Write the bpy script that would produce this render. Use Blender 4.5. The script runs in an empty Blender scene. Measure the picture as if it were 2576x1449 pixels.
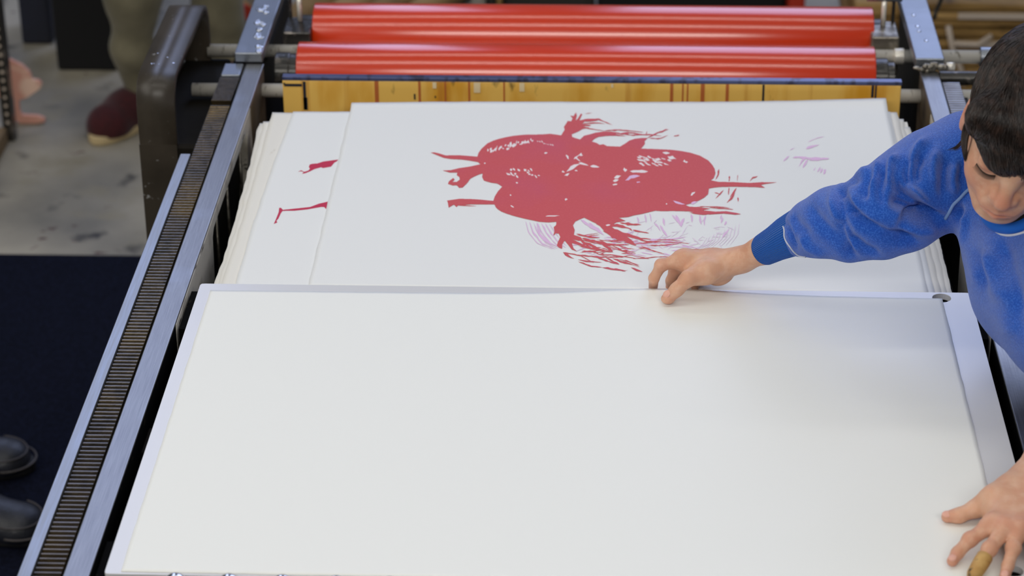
import bpy, bmesh, math, random
import numpy as np
from mathutils import Vector, Matrix
from mathutils.bvhtree import BVHTree

random.seed(7)
C = bpy.context.scene.collection
sc = bpy.context.scene
PI = math.pi

# ------------------------------------------------------------------ camera
W, H = 2576, 1449
FPX = 6257.896
CAM = np.array([0.55139608, -2.32528215, 1.57013347])
AP, AY, AR = 1.0936126, 0.0452352, -0.00872284


def _rx(a): return np.array([[1, 0, 0], [0, math.cos(a), -math.sin(a)], [0, math.sin(a), math.cos(a)]])
def _rz(a): return np.array([[math.cos(a), -math.sin(a), 0], [math.sin(a), math.cos(a), 0], [0, 0, 1]])


M = _rz(AY) @ _rx(AP) @ _rz(AR)
cd = bpy.data.cameras.new('camera')
cam = bpy.data.objects.new('camera', cd)
C.objects.link(cam)
cd.sensor_width = 36
cd.lens = FPX * 36 / W
cd.clip_start = 0.05
mw = Matrix([list(M[0]) + [CAM[0]], list(M[1]) + [CAM[1]], list(M[2]) + [CAM[2]], [0, 0, 0, 1]])
cam.matrix_world = mw
cd.dof.use_dof = True
cd.dof.focus_distance = 3.30
cd.dof.aperture_fstop = 5.6
sc.camera = cam

# ------------------------------------------------------------------ world and light
sc.view_settings.view_transform = 'Standard'
sc.view_settings.look = 'None'
sc.view_settings.gamma = 1
sc.view_settings.exposure = -0.08
wd = bpy.data.worlds.new('world')
sc.world = wd
wd.use_nodes = True
wd.node_tree.nodes['Background'].inputs[0].default_value = (0.80, 0.90, 1.0, 1)
wd.node_tree.nodes['Background'].inputs[1].default_value = 0.09


def area(name, loc, rot, sx, sy, e, col):
    l = bpy.data.lights.new(name, 'AREA')
    l.shape = 'RECTANGLE'; l.size = sx; l.size_y = sy; l.energy = e; l.color = col
    o = bpy.data.objects.new(name, l); C.objects.link(o)
    o.location = loc; o.rotation_euler = rot
    return o


for yy, ee, wy, tl in ((1.95, 17, .16, 0), (0.3, 28, .18, 0), (-3.0, 105, .6, 50)):
    area('ceiling_strip_light', (0.2, yy, 2.6), (math.radians(tl), 0, 0), 5.5, wy, ee, (1.0, 0.97, 0.91))
area('window_light', (-1.75, 6.4, 4.1), (math.radians(-62), 0, 0), 1.4, 4.4, 74, (0.54, 0.64, 1.0))
area('window_light', (2.45, 6.4, 4.1), (math.radians(-62), 0, 0), 3.4, 4.4, 160, (0.54, 0.64, 1.0))
area('side_window_light', (-4.2, -0.2, 2.3), (0, math.radians(-58), 0), 2.2, 4.0, 62, (1.0, 0.96, 0.88))
FLOOR = -0.88


# ------------------------------------------------------------------ photograph measurements -> places
def ray(u, v): return M @ np.array([(u - W / 2) / FPX, (H / 2 - v) / FPX, -1.0])
def P(u, v, z=0.0):
    d = ray(u, v); return CAM + d * (z - CAM[2]) / d[2]
def PY(u, v, y):
    d = ray(u, v); return CAM + d * (y - CAM[1]) / d[1]
def D(u, v, dep): return CAM + ray(u, v) * dep
def project(X):
    d = (np.asarray(X) - CAM) @ M
    return np.stack([W / 2 - FPX * d[:, 0] / d[:, 2], H / 2 + FPX * d[:, 1] / d[:, 2]], 1)


# ------------------------------------------------------------------ materials
def mat(name, col, rough=0.6, metal=0.0, n=None, bump=0.0, bscale=60, spec=0.5, sheen=0.0, coord='Object', sss=0.0):
    """n = list of (scale, low, high, colour, stretch) noise layers mixed over the base colour"""
    m = bpy.data.materials.new(name); m.use_nodes = True
    nt = m.node_tree; N = nt.nodes; L = nt.links
    b = N['Principled BSDF']
    b.inputs['Roughness'].default_value = rough
    b.inputs['Metallic'].default_value = metal
    b.inputs['Specular IOR Level'].default_value = spec
    if sheen:
        b.inputs['Sheen Weight'].default_value = sheen
        b.inputs['Sheen Roughness'].default_value = 0.4
    if sss:
        b.inputs['Subsurface Weight'].default_value = sss
        b.inputs['Subsurface Radius'].default_value = (0.012, 0.004, 0.002)
        b.inputs['Subsurface Scale'].default_value = 0.6
    tc = N.new('ShaderNodeTexCoord')
    prev = None
    rgb = N.new('ShaderNodeRGB'); rgb.outputs[0].default_value = (*col, 1)
    prev = rgb.outputs[0]
    for (s, lo, hi, c2, st) in (n or []):
        mp = N.new('ShaderNodeMapping'); mp.inputs['Scale'].default_value = st
        L.new(tc.outputs[coord], mp.inputs[0])
        tx = N.new('ShaderNodeTexNoise'); tx.inputs['Scale'].default_value = s; tx.inputs['Detail'].default_value = 6
        L.new(mp.outputs[0], tx.inputs['Vector'])
        mr = N.new('ShaderNodeMapRange'); mr.inputs[1].default_value = lo; mr.inputs[2].default_value = hi
        L.new(tx.outputs[0], mr.inputs[0])
        mx = N.new('ShaderNodeMix'); mx.data_type = 'RGBA'
        L.new(mr.outputs[0], mx.inputs[0]); L.new(prev, mx.inputs[6]); mx.inputs[7].default_value = (*c2, 1)
        prev = mx.outputs[2]
    L.new(prev, b.inputs['Base Color'])
    if bump:
        tx = N.new('ShaderNodeTexNoise'); tx.inputs['Scale'].default_value = bscale; tx.inputs['Detail'].default_value = 4
        L.new(tc.outputs[coord], tx.inputs['Vector'])
        bp = N.new('ShaderNodeBump'); bp.inputs['Strength'].default_value = bump; bp.inputs['Distance'].default_value = 0.002
        L.new(tx.outputs[0], bp.inputs['Height']); L.new(bp.outputs[0], b.inputs['Normal'])
    return m


def S(r, g, b):
    f = lambda c: (c / 255 / 12.92) if c <= 10 else ((c / 255 + 0.055) / 1.055) ** 2.4
    return (f(r), f(g), f(b))


U1 = (1, 1, 1)
MT = {}
MT['concrete'] = mat('concrete', S(172, 164, 146), 0.75, n=[(2.2, .4, .65, S(120, 116, 106), U1), (9, .62, .72, S(58, 56, 54), U1), (14, .66, .72, S(74, 40, 40), (1, 1.3, 1)), (5, .6, .75, S(140, 132, 110), U1)], bump=.25, bscale=30)
MT['carpet'] = mat('carpet', S(11, 14, 27), 0.95, n=[(160, .4, .7, S(20, 24, 42), U1)], bump=1, bscale=300, spec=.1)
MT['rail'] = mat('ground_steel', (0.25, 0.25, 0.25), 0.34, .8, n=[(60, .35, .7, (0.18, 0.18, 0.19), (14, .25, 1)), (5, .55, .75, (0.30, 0.32, 0.36), U1), (130, .66, .72, (.2, .2, .22), U1)], bump=.05, bscale=200)
MT['strip'] = mat('dull_steel', (0.26, 0.265, 0.27), 0.38, .8, n=[(40, .4, .7, (0.3, 0.32, 0.36), (8, .3, 1))])
MT['rack'] = mat('greasy_rack_steel', (0.060, 0.048, 0.036), 0.25, .7, n=[(40, .4, .65, (0.03, 0.025, 0.02), (1, 1, 1)), (7, .5, .7, (0.09, 0.06, 0.02), U1)], bump=.15, bscale=150)
MT['rack_clean'] = mat('rack_steel', (0.30, 0.31, 0.34), 0.35, .9, n=[(30, .4, .65, (0.2, 0.2, 0.22), U1)])
MT['cream'] = mat('cream_cast_iron', S(218, 212, 200), 0.45, n=[(14, .5, .68, S(150, 142, 128), U1), (40, .64, .7, S(60, 55, 48), (1, .4, 2))], bump=.15, bscale=70)
MT['darkcast'] = mat('dark_cast_iron', S(30, 27, 23), 0.6, 0, spec=.12, n=[(8, .4, .7, S(20, 18, 16), U1)], bump=.3, bscale=60)
MT['black'] = mat('black_iron_and_shade', S(9, 9, 9), 0.8, n=[(80, .62, .75, S(44, 40, 30), U1)], spec=.04)  # matte black for bed parts; also stands in for shade in gaps
MT['grey'] = mat('grey_paint', S(66, 59, 50), 0.38, n=[(10, .45, .7, S(50, 44, 36), U1), (90, .68, .74, S(150, 150, 150), U1)], bump=.12, bscale=50)
MT['plate'] = mat('blue_grey_steel', (0.23, 0.25, 0.28), 0.36, .85, n=[(9, .45, .65, (0.26, 0.28, 0.32), U1)], bump=.15, bscale=60)
MT['weld'] = mat('weld_metal', (0.62, 0.64, 0.68), 0.22, 1.0, bump=.4, bscale=300)
MT['roller'] = mat('red_rubber', S(214, 54, 2), 0.2, n=[(3, .4, .7, S(200, 52, 6), (.3, 1, 1))], spec=.9)
_rb = MT['roller'].node_tree.nodes['Principled BSDF']; _rb.inputs['Coat Weight'].default_value = .4; _rb.inputs['Coat Roughness'].default_value = .26; _rb.inputs['Coat IOR'].default_value = 1.6
MT['chrome'] = mat('chrome_shaft', (0.84, 0.80, 0.72), 0.28, .3, n=[(60, .6, .72, (0.3, 0.26, 0.2), (3, 1, 1))])
MT['hub'] = mat('black_oiled_steel', (0.05, 0.048, 0.045), 0.28, .6, n=[(30, .55, .68, (0.25, 0.22, 0.19), U1)], bump=.5, bscale=90)
MT['grime'] = mat('grimy_steel', (0.2, 0.18, 0.15), 0.35, .7, n=[(40, .5, .65, (0.45, 0.42, 0.36), U1)], bump=.6, bscale=120)
MT['panel'] = mat('yellow_varnished_wood', S(246, 198, 100), 0.4, n=[(3, .5, .64, S(224, 160, 46), (4, 1, 1)), (2.2, .60, .75, S(206, 138, 50), (14, 1, .5)), (9, .66, .72, S(60, 50, 26), (2, 1, 1))])
MT['paneltop'] = mat('blue_grey_blade', S(84, 92, 130), 0.3, .5, n=[(30, .5, .6, S(60, 60, 84), (2, 1, 1))])
MT['board'] = mat('white_enamel_board', S(212, 212, 214), 0.25, n=[(2.5, .5, .75, S(200, 200, 206), U1), (150, .76, .79, S(60, 60, 70), U1)], spec=.5)
MT['paper'] = mat('white_paper', S(232, 233, 231), 0.8, bump=.04, bscale=400, spec=.2)
MT['paper_new'] = mat('cream_white_paper', S(237, 238, 234), 0.8, bump=.04, bscale=500, spec=.2)
MT['cream_paper'] = mat('cream_paper', S(228, 225, 216), 0.85, n=[(60, .72, .80, S(196, 188, 170), (1, .4, 1))], spec=.2)
MT['ink_red'] = mat('red_ink', S(202, 80, 82), 0.6, n=[(6, .5, .7, S(198, 80, 96), U1), (300, .5, .8, S(208, 92, 94), U1)], spec=.3)
MT['ink_crimson'] = mat('crimson_ink', S(192, 30, 66), 0.5, spec=.3)
MT['ink_pink'] = mat('pink_ink', S(226, 188, 221), 0.6, spec=.2)
MT['ink_palepink'] = mat('pale_pink_ink', S(230, 212, 228), 0.6, spec=.2)
MT['ink_white'] = mat('bare_paper_showing', S(236, 228, 228), 0.8, spec=.2)
MT['skin'] = None
MT['khaki'] = mat('khaki_cotton', S(120, 114, 92), 0.9, n=[(9, .4, .7, S(90, 85, 66), U1)], bump=.4, bscale=400, sheen=.2)
MT['darkred'] = mat('dark_red_suede', S(66, 14, 20), 0.9, n=[(60, .4, .7, S(52, 10, 16), U1)], sheen=.3)
MT['sole'] = mat('cream_rubber', S(206, 184, 140), 0.7)
MT['blackcloth'] = mat('black_cloth', S(12, 12, 14), 0.9)
MT['navy'] = mat('navy_floor_shade_and_ink', S(26, 30, 48), 0.6, n=[(6, .4, .7, S(16, 18, 30), U1)])  # for ink marks, and for dark bluish floor put into the colour
MT['shoe'] = mat('black_leather', S(32, 34, 42), 0.45, n=[(30, .5, .7, S(42, 44, 54), U1)], bump=.4, bscale=160)
MT['shoetrim'] = mat('dark_shoe_trim', S(72, 67, 67), 0.6)
MT['kraft'] = mat('kraft_brown', S(150, 118, 66), 0.8, n=[(5, .4, .65, S(112, 84, 40), (1, 1, 4)), (16, .6, .7, S(70, 50, 24), (1, 1, 4))], bump=.5, bscale=30)
MT['kraft2'] = mat('kraft_tan', S(176, 142, 88), 0.8, n=[(4, .4, .65, S(140, 108, 58), (1, 1, 3))], bump=.4, bscale=30)
MT['wood'] = mat('tan_wood', S(120, 98, 66), 0.7, n=[(6, .4, .7, S(84, 66, 40), (6, 1, 1))])
MT['tape'] = mat('white_tape', S(186, 172, 158), 0.6)
MT['darkgrey'] = mat('dark_grey_cloth', S(48, 44, 40), 0.9, n=[(5, .4, .6, S(34, 30, 28), U1)])
MT['redpost'] = mat('red_paint', S(176, 44, 20), 0.5)
MT['greylight'] = mat('light_grey_card', S(150, 142, 134), 0.8)
MT['pinkish'] = mat('pink_print', S(206, 150, 132), 0.7, n=[(7, .5, .62, S(186, 84, 70), U1), (12, .55, .65, S(226, 190, 170), U1)])
MT['wall'] = mat('wall_plaster', S(150, 150, 150), 0.9)


# ------------------------------------------------------------------ object helpers
def obj(name, me_or_bm, material, parent=None, smooth=False, bevel=0.0, seg=2):
    if isinstance(me_or_bm, bmesh.types.BMesh):
        me = bpy.data.meshes.new(name); me_or_bm.to_mesh(me); me_or_bm.free()
    else:
        me = me_or_bm
    o = bpy.data.objects.new(name, me); C.objects.link(o)
    if material is not None: me.materials.append(material)
    if smooth:
        for p in me.polygons: p.use_smooth = True
    if bevel:
        b = o.modifiers.new('bevel', 'BEVEL'); b.width = bevel; b.segments = seg; b.limit_method = 'ANGLE'
    if parent is not None:
        o.parent = parent
        o.matrix_parent_inverse = Matrix.Translation(parent.location).inverted() if parent.type == 'EMPTY' else Matrix.Identity(4)
    return o


def tag(o, label, cat, group=None, kind=None):
    if label: o['label'] = label
    if cat: o['category'] = cat
    if group: o['group'] = group
    if kind: o['kind'] = kind
    return o


def thing(name, label, cat, loc=(0, 0, 0), group=None):
    o = bpy.data.objects.new(name, None); C.objects.link(o)
    o.location = loc; o.empty_display_size = .05
    return tag(o, label, cat, group)


def struct(name, bm, m, **k):
    o = obj(name, bm, m, **k); o['kind'] = 'structure'; return o


def box(bm, x0, x1, y0, y1, z0, z1):
    vs = [bm.verts.new((x, y, z)) for z in (z0, z1) for y in (y0, y1) for x in (x0, x1)]
    for f in ((0, 2, 3, 1), (4, 5, 7, 6), (0, 1, 5, 4), (2, 6, 7, 3), (0, 4, 6, 2), (1, 3, 7, 5)):
        bm.faces.new([vs[i] for i in f])
    return bm


def bx(*a): return box(bmesh.new(), *a)


def tube(bm, pts, rads, seg=20, cap=True, squash=None):
    """sweep of circles along a polyline"""
    pts = [Vector(p) for p in pts]
    if not hasattr(rads, '__len__'): rads = [rads] * len(pts)
    rings = []; up = None
    for i, p in enumerate(pts):
        t = (pts[min(i + 1, len(pts) - 1)] - pts[max(i - 1, 0)]).normalized()
        if up is None:
            up = t.orthogonal().normalized()
        up = (up - t * up.dot(t)).normalized(); s = t.cross(up)
        rings.append([bm.verts.new(p + (up * math.cos(a) + s * math.sin(a)) * rads[i]) for a in [2 * PI * k / seg for k in range(seg)]])
    for a, b in zip(rings, rings[1:]):
        for k in range(seg):
            bm.faces.new([a[k], a[(k + 1) % seg], b[(k + 1) % seg], b[k]])
    if cap:
        bm.faces.new(rings[0][::-1]); bm.faces.new(rings[-1])
    return bm


def tb(pts, r, seg=20): return tube(bmesh.new(), pts, r, seg)


def prism(bm, poly, axis, a, b):
    """extrude a polygon (2D) along an axis from a to b"""
    def mk(p, t):
        return {'x': (t, p[0], p[1]), 'y': (p[0], t, p[1]), 'z': (p[0], p[1], t)}[axis]
    A = [bm.verts.new(mk(p, a)) for p in poly]; B = [bm.verts.new(mk(p, b)) for p in poly]
    n = len(poly)
    fs = [bm.faces.new(A), bm.faces.new(B[::-1])]
    for i in range(n):
        bm.faces.new([A[i], B[i], B[(i + 1) % n], A[(i + 1) % n]])
    bmesh.ops.recalc_face_normals(bm, faces=bm.faces)
    return bm


def rounded(poly, r, n=5):
    out = []
    N = len(poly)
    for i in range(N):
        p = Vector(poly[i]); a = Vector(poly[i - 1]); b = Vector(poly[(i + 1) % N])
        rr = r[i] if hasattr(r, '__len__') else r
        if rr <= 0: out.append(tuple(p)); continue
        A = p + (a - p).normalized() * rr; B = p + (b - p).normalized() * rr
        for k in range(n + 1):
            t = k / n
            out.append(tuple(A * (1 - t) ** 2 + p * 2 * t * (1 - t) + B * t * t))
    return out


# ------------------------------------------------------------------ room
struct('floor', bx(-4.5, 5.5, -4, 6.6, FLOOR - .1, FLOOR), MT['concrete'])
struct('wall_back', bx(-4.5, 5.5, 6.6, 6.75, FLOOR, 1.2), MT['wall'])
struct('wall_left', bx(-4.65, -4.5, -4, 6.6, FLOOR, 1.2), MT['wall'])
cp = P(0, 667, FLOOR); cp2 = P(340, 667, FLOOR)
bm = bmesh.new()
ys = [(-2.6 + .02 * k) for k in range(170)]
box(bm, -2.4, -0.25, -2.0, 2.53, FLOOR, FLOOR + .008)
o = obj('floor_mat', bm, MT['carpet'], bevel=.004)
tag(o, 'dark navy blue carpet mat covering the floor left of the press', 'mat')

# ------------------------------------------------------------------ the press bed and its rails
XL0, XL1 = -.063, -.033        # left rail
XR0, XR1 = 1.054, 1.084        # right rail
press = thing('press_bed', 'printing press bed with steel rails down both sides and cream cast iron inner webs', 'printing press', (.5, .7, FLOOR))
obj('rail', bx(XL0, XL1, -.6, 1.512, -.0045, 0), MT['rail'], press, bevel=.0015)
obj('rail', bx(XR0, XR1, -.6, 1.505, -.0045, 0), MT['rail'], press, bevel=.0015)


def rack(x0, x1, y0, y1, pitch, m, z=-.004, h=.0035):
    bm = bmesh.new()
    prof = [(y0, z - .022)]
    y = y0
    while y < y1 - pitch:
        prof += [(y, z - h), (y + pitch * .22, z), (y + pitch * .62, z), (y + pitch * .82, z - h)]
        y += pitch
    prof += [(y1, z - h), (y1, z - .022)]
    return prism(bm, prof, 'x', x0, x1)


obj('gear_rack', rack(-.0985, -.0665, -.6, 1.355, .0095, 0, h=.0048), MT['rack'], press, bevel=.0006, seg=1)
obj('gear_rack', rack(-.0985, -.0665, 1.357, 1.458, .0046, 0, z=-.001, h=.0012), MT['rack'], press)
obj('gear_rack', rack(1.0865, 1.115, -.6, 1.475, .0092, 0, h=.006), MT['rack_clean'], press, bevel=.0006, seg=1)
obj('guard_strip', bx(-.1145, -.099, -.6, 1.145, -.03, 0), MT['strip'], press, bevel=.001)
obj('guard_strip', bx(1.116, 1.132, -.6, 1.2, -.03, 0), MT['strip'], press, bevel=.001)
obj('end_block', bx(-.0985, -.0665, 1.46, 1.51, -.03, .001), MT['plate'], press, bevel=.002)
# webs: cream inner casting with sagging openings under each rail
MT['shaded_web'] = mat('shaded_cast_iron', S(96, 84, 66), .5, n=[(20, .45, .7, S(60, 50, 38), U1)], bump=.3, bscale=60)
prof = [(.60, -.0047), (1.34, -.0047), (1.34, -.20), (1.24, -.20), (1.275, -.10), (1.295, -.030), (1.25, -.025), (.935, -.025), (.921, -.033), (.917, -.078), (.90, -.21), (.60, -.21)]
for x0, x1 in ((-.047, -.033), (1.054, 1.068)):
    obj('inner_web', prism(bmesh.new(), prof, 'x', x0, x1), MT['cream'], press, bevel=.002)
    obj('inner_web', bx(x0, x1, 1.3405, 1.505, -.21, -.0047), MT['shaded_web'], press, bevel=.002)  # rear of the cream webs, browned so the colour carries its shading
    obj('inner_web', bx(x0 + .001, x1 - .001, -.6, .5995, -.21, -.0047), MT['black'], press)  # front of the webs, blackened to put the gap's shade into colour
for x0, x1 in ((XL0 - .045, XL0 + .0155), (XR0 + .0145, 1.13)):
    obj('side_casting', bx(x0 + (.0 if x0 < 0 else .0), x1 - (.0 if x0 > 0 else .0), -.6, 1.48, -.60, -.031), MT['darkcast'], press)
    obj('side_casting', bx(max(x0, XL0 - .02), min(x1, 1.094), 1.4805, 1.95, -.60, -.045), MT['darkcast'], press)
for yy in (1.02, 1.13, 1.27):
    obj('web_rib', tb([(-.044, yy, -.04), (-.040, yy - .02, -.16)], .0025, 8), MT['grime'], press, smooth=True)
obj('bed_plate', bx(-.0465, 1.0535, -.6, 1.95, -.26, -.225), MT['black'], press)
obj('cross_beam', bx(-.030, 1.051, .60, .71, -.224, -.012), MT['black'], press)
obj('cross_beam', bx(-.030, 1.051, 0, .08, -.224, -.012), MT['black'], press)
obj('cross_beam', bx(-.004, 1.026, .74, 1.33, -.224, -.030), MT['black'], press)
for x in (-.08, 1.08):
    for y in (-.4, 1.75):
        obj('leg', bx(x - .04, x + .04, y - .06, y + .06, FLOOR + .0005, -.601), MT['darkcast'], press, bevel=.01)
obj('bracket_block', bx(-.0325, -.024, .31, .37, -.224, -.03), MT['darkcast'], press, bevel=.002)

# ------------------------------------------------------------------ registration board at the front
board = thing('registration_board', 'white enamelled board with a rounded hole at its back right corner under the blank sheet', 'board', (.5, .35, -.011))
bm = bmesh.new()
bx0, bx1, by0, by1 = -.017, 1.040, -.004, .711
holes = [(.9995, .6945, .0125), (1.006, .032, .011)]
# board outline with two round holes: built as strips around the holes
bmo = rounded([(bx0, by0), (bx1, by0), (bx1, by1), (bx0, by1)], .006, 4)


def board_mesh():
    bm = bmesh.new()
    outer = [bm.verts.new((x, y, 0)) for x, y in bmo]
    es = [bm.edges.new((outer[i], outer[(i + 1) % len(outer)])) for i in range(len(outer))]
    for hx, hy, r in holes:
        vs = [bm.verts.new((hx + r * math.cos(2 * PI * k / 24), hy + r * math.sin(2 * PI * k / 24), 0)) for k in range(24)]
        es += [bm.edges.new((vs[i], vs[(i + 1) % 24])) for i in range(24)]
    bmesh.ops.triangle_fill(bm, use_beauty=True, use_dissolve=False, edges=es)
    r = bmesh.ops.extrude_face_region(bm, geom=bm.faces[:])
    bmesh.ops.translate(bm, verts=[g for g in r['geom'] if isinstance(g, bmesh.types.BMVert)], vec=(0, 0, -.009))
    bmesh.ops.recalc_face_normals(bm, faces=bm.faces)
    return bm


obj('board_top', board_mesh(), MT['board'], board, bevel=.0012)
for hx, hy, r in holes:
    obj('hole_shade_disc', tb([(hx, hy, -.0115), (hx, hy, -.0085)], r * .98, 24), MT['black'], board)  # black disc under each hole, its inner shade given as colour
# thin printed scribbles beside the front hole
sb = bmesh.new()
rr = random.Random(3)
for k in range(14):
    x = 1.010 + rr.random() * .03; y = .004 + rr.random() * .022
    tube(sb, [(x + math.cos(a) * .002 * rr.random() + a * .0008, y + math.sin(a) * .003, .0002) for a in (0, 1.2, 2.3, 3.4)], .00035, 5)
obj('pen_marks', sb, MT['blackcloth'], board)

MT['button_chrome'] = mat('button_chrome', (.6, .6, .62), .18, 1.0)
gb_ = obj('gripper_bar', bx(-.02, 1.04, -.032, -.009, -.06, -.0405), MT['hub'], bevel=.002)
tag(gb_, 'dark steel bar under the row of chrome buttons at the front edge of the board', 'bar')
gr = 'chrome gripper buttons along the front edge of the board'
for k in range(9):
    x = .066 + .0603 * k
    g = thing('gripper', '%s of the domed chrome gripper buttons, counted from the left along the board front edge' % ['first', 'second', 'third', 'fourth', 'fifth', 'sixth', 'seventh', 'eighth', 'ninth'][k], 'gripper', (x, -.012, -.02), gr)
    bm = bmesh.new()
    tube(bm, [(x, -.0175, -.03), (x, -.0175, .0), (x, -.0165, .0055), (x, -.016, .0085), (x, -.016, .0096)], [.013, .013, .011, .006, .001], 24)
    obj('button', bm, MT['button_chrome'], g, smooth=True)
    bm = tb([(x, -.0175, -.04), (x, -.0175, -.03)], .009, 12)
    obj('stem', bm, MT['hub'], g)

# ------------------------------------------------------------------ blank sheet being lifted


def deckle(n, amp, rs):
    r = np.random.RandomState(rs); a = r.randn(n)
    k = np.array([1, 2, 3, 2, 1]) / 9; return np.convolve(a, k, 'same') * amp


def sheet(name, corners, zf, m, th=.0006, nx=60, ny=40, dk=.0006, seed=1, parent=None, bow=None):
    """corners: front-left, front-right, back-right, back-left (x,y)"""
    c = [np.array(p, float) for p in corners]
    bm = bmesh.new()
    dl = deckle(ny + 1, dk, seed); dr = deckle(ny + 1, dk, seed + 1); db = deckle(nx + 1, dk, seed + 2)
    top = []; bot = []
    for j in range(ny + 1):
        t = j / ny; rt = []; rb = []
        for i in range(nx + 1):
            s = i / nx
            p = (c[0] * (1 - s) + c[1] * s) * (1 - t) + (c[3] * (1 - s) + c[2] * s) * t
            x = p[0] + (dl[j] if i == 0 else 0) + (dr[j] if i == nx else 0); y = p[1] + (db[i] if j in (0, ny) else 0)
            if bow: x += bow(t) * (1 - s)
            z = zf(x, y)
            rt.append(bm.verts.new((x, y, z))); rb.append(bm.verts.new((x, y, z - th)))
        top.append(rt); bot.append(rb)
    for j in range(ny):
        for i in range(nx):
            bm.faces.new([top[j][i], top[j][i + 1], top[j + 1][i + 1], top[j + 1][i]])
            bm.faces.new([bot[j][i], bot[j + 1][i], bot[j + 1][i + 1], bot[j][i + 1]])
    for j in range(ny):
        bm.faces.new([top[j][0], top[j + 1][0], bot[j + 1][0], bot[j][0]]); bm.faces.new([top[j][nx], bot[j][nx], bot[j + 1][nx], top[j + 1][nx]])
    for i in range(nx):
        bm.faces.new([top[0][i], bot[0][i], bot[0][i + 1], top[0][i + 1]]); bm.faces.new([top[ny][i], top[ny][i + 1], bot[ny][i + 1], bot[ny][i]])
    bmesh.ops.recalc_face_normals(bm, faces=bm.faces)
    return obj(name, bm, m, parent, smooth=True)


def lift(x, y):
    a = .0105 * math.exp(-((x - .625) / .135) ** 2) if x < .625 else .0105 * math.exp(-((x - .625) / .14) ** 2)
    g = math.exp(-max(0, .69 - y) / .085)
    w = .0011 * math.exp(-((x - .86) / .1) ** 2) * math.exp(-max(0, .69 - y) / .05)
    return .0009 + a * g + w


o = sheet('blank_paper_sheet', [(.0015, .0), (1.0, -.004), (1.0, .6905), (0.0, .6895)], lift, MT['paper_new'], nx=160, ny=110, dk=.0005, seed=5)
tag(o, 'large blank cream white paper sheet on the board, back edge lifted by a hand', 'paper')

# ------------------------------------------------------------------ stack of prints behind the board
ZS = -.0035
CR = ((-.0035, 1.362))


def xy(u, v, z): p = P(u, v, z); return (p[0], p[1])


def curl(z0, yb, a=.006, w=.035, ph=0.0):
    def f(x, y):
        t = max(0, (y - (yb - w)) / w)
        return z0 + a * t * t * (0.55 + .45 * math.sin(x * 7 + ph)) - .0000
    return f


layers = [
    # corners px front-left, front-right, back-right, back-left ; material ; label
    ([(777, 716), (2335, 736), (2228, 255), (885, 260)], 0, 'paper', 'large sheet printed with a dark red many-limbed figure, topmost of the stack'),
    ([(592, 716), (2352, 736), (2238, 281), (737, 281)], 1, 'paper', 'white printed sheet with two crimson limb shapes showing at left under the top print'),
    ([(556, 716), (2368, 736), (2256, 283), (684, 283)], 2, 'cream_paper', 'deckled cream sheet just under the print with crimson limb shapes'),
    ([(548, 716), (2384, 736), (2272, 300), (662, 306)], 3, 'cream_paper', 'cream sheet in the middle of the lower stack with a rough torn edge'),
    ([(540, 716), (2396, 736), (2289, 320), (653, 310)], 4, 'cream_paper', 'lowest cream sheet of the stack, its left edge nearest the rail'),
]
sheets = []
for i, (px, k, mm, lab) in enumerate(layers):
    z0 = ZS - .0022 * k
    cs = [xy(u, v, z0) for u, v in px]
    cs[0] = (cs[0][0], .7135); cs[1] = (cs[1][0], .7135)
    yb = max(cs[2][1], cs[3][1])
    bow = (lambda t: .003 * math.sin(PI * t)) if k in (2, 3, 4) else ((lambda t: -.004 * math.sin(PI * t)) if k == 1 else None)
    o = sheet('printed_sheet' if k < 2 else 'deckled_sheet', cs, curl(z0, yb, .007 if k == 0 else .0004, .05), MT[mm], th=.0008 if k == 0 else .0016, nx=110, ny=70, dk=.0008 if k < 2 else .0014, seed=20 + i, bow=bow)
    tag(o, lab, 'paper', 'stack of paper behind the board')
    sheets.append(o)
o = obj('paper_stack', bx(.012, 1.016, .7405, 1.325, -.0295, ZS - .0022 * 4 - .0017), MT['cream_paper'])
tag(o, 'thick ream of cream paper underneath the loose deckled sheets', 'paper')


# ------------------------------------------------------------------ the printed image on the top sheet
PRINT = []


def polys(name, plist, m, parent, z):
    """collect flat ink shapes; each lies a hair above the one before, all end in one print mesh"""
    for i, pl in enumerate(plist):
        PRINT.append((pl, m, z + len(PRINT) * 2.5e-6))


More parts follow.
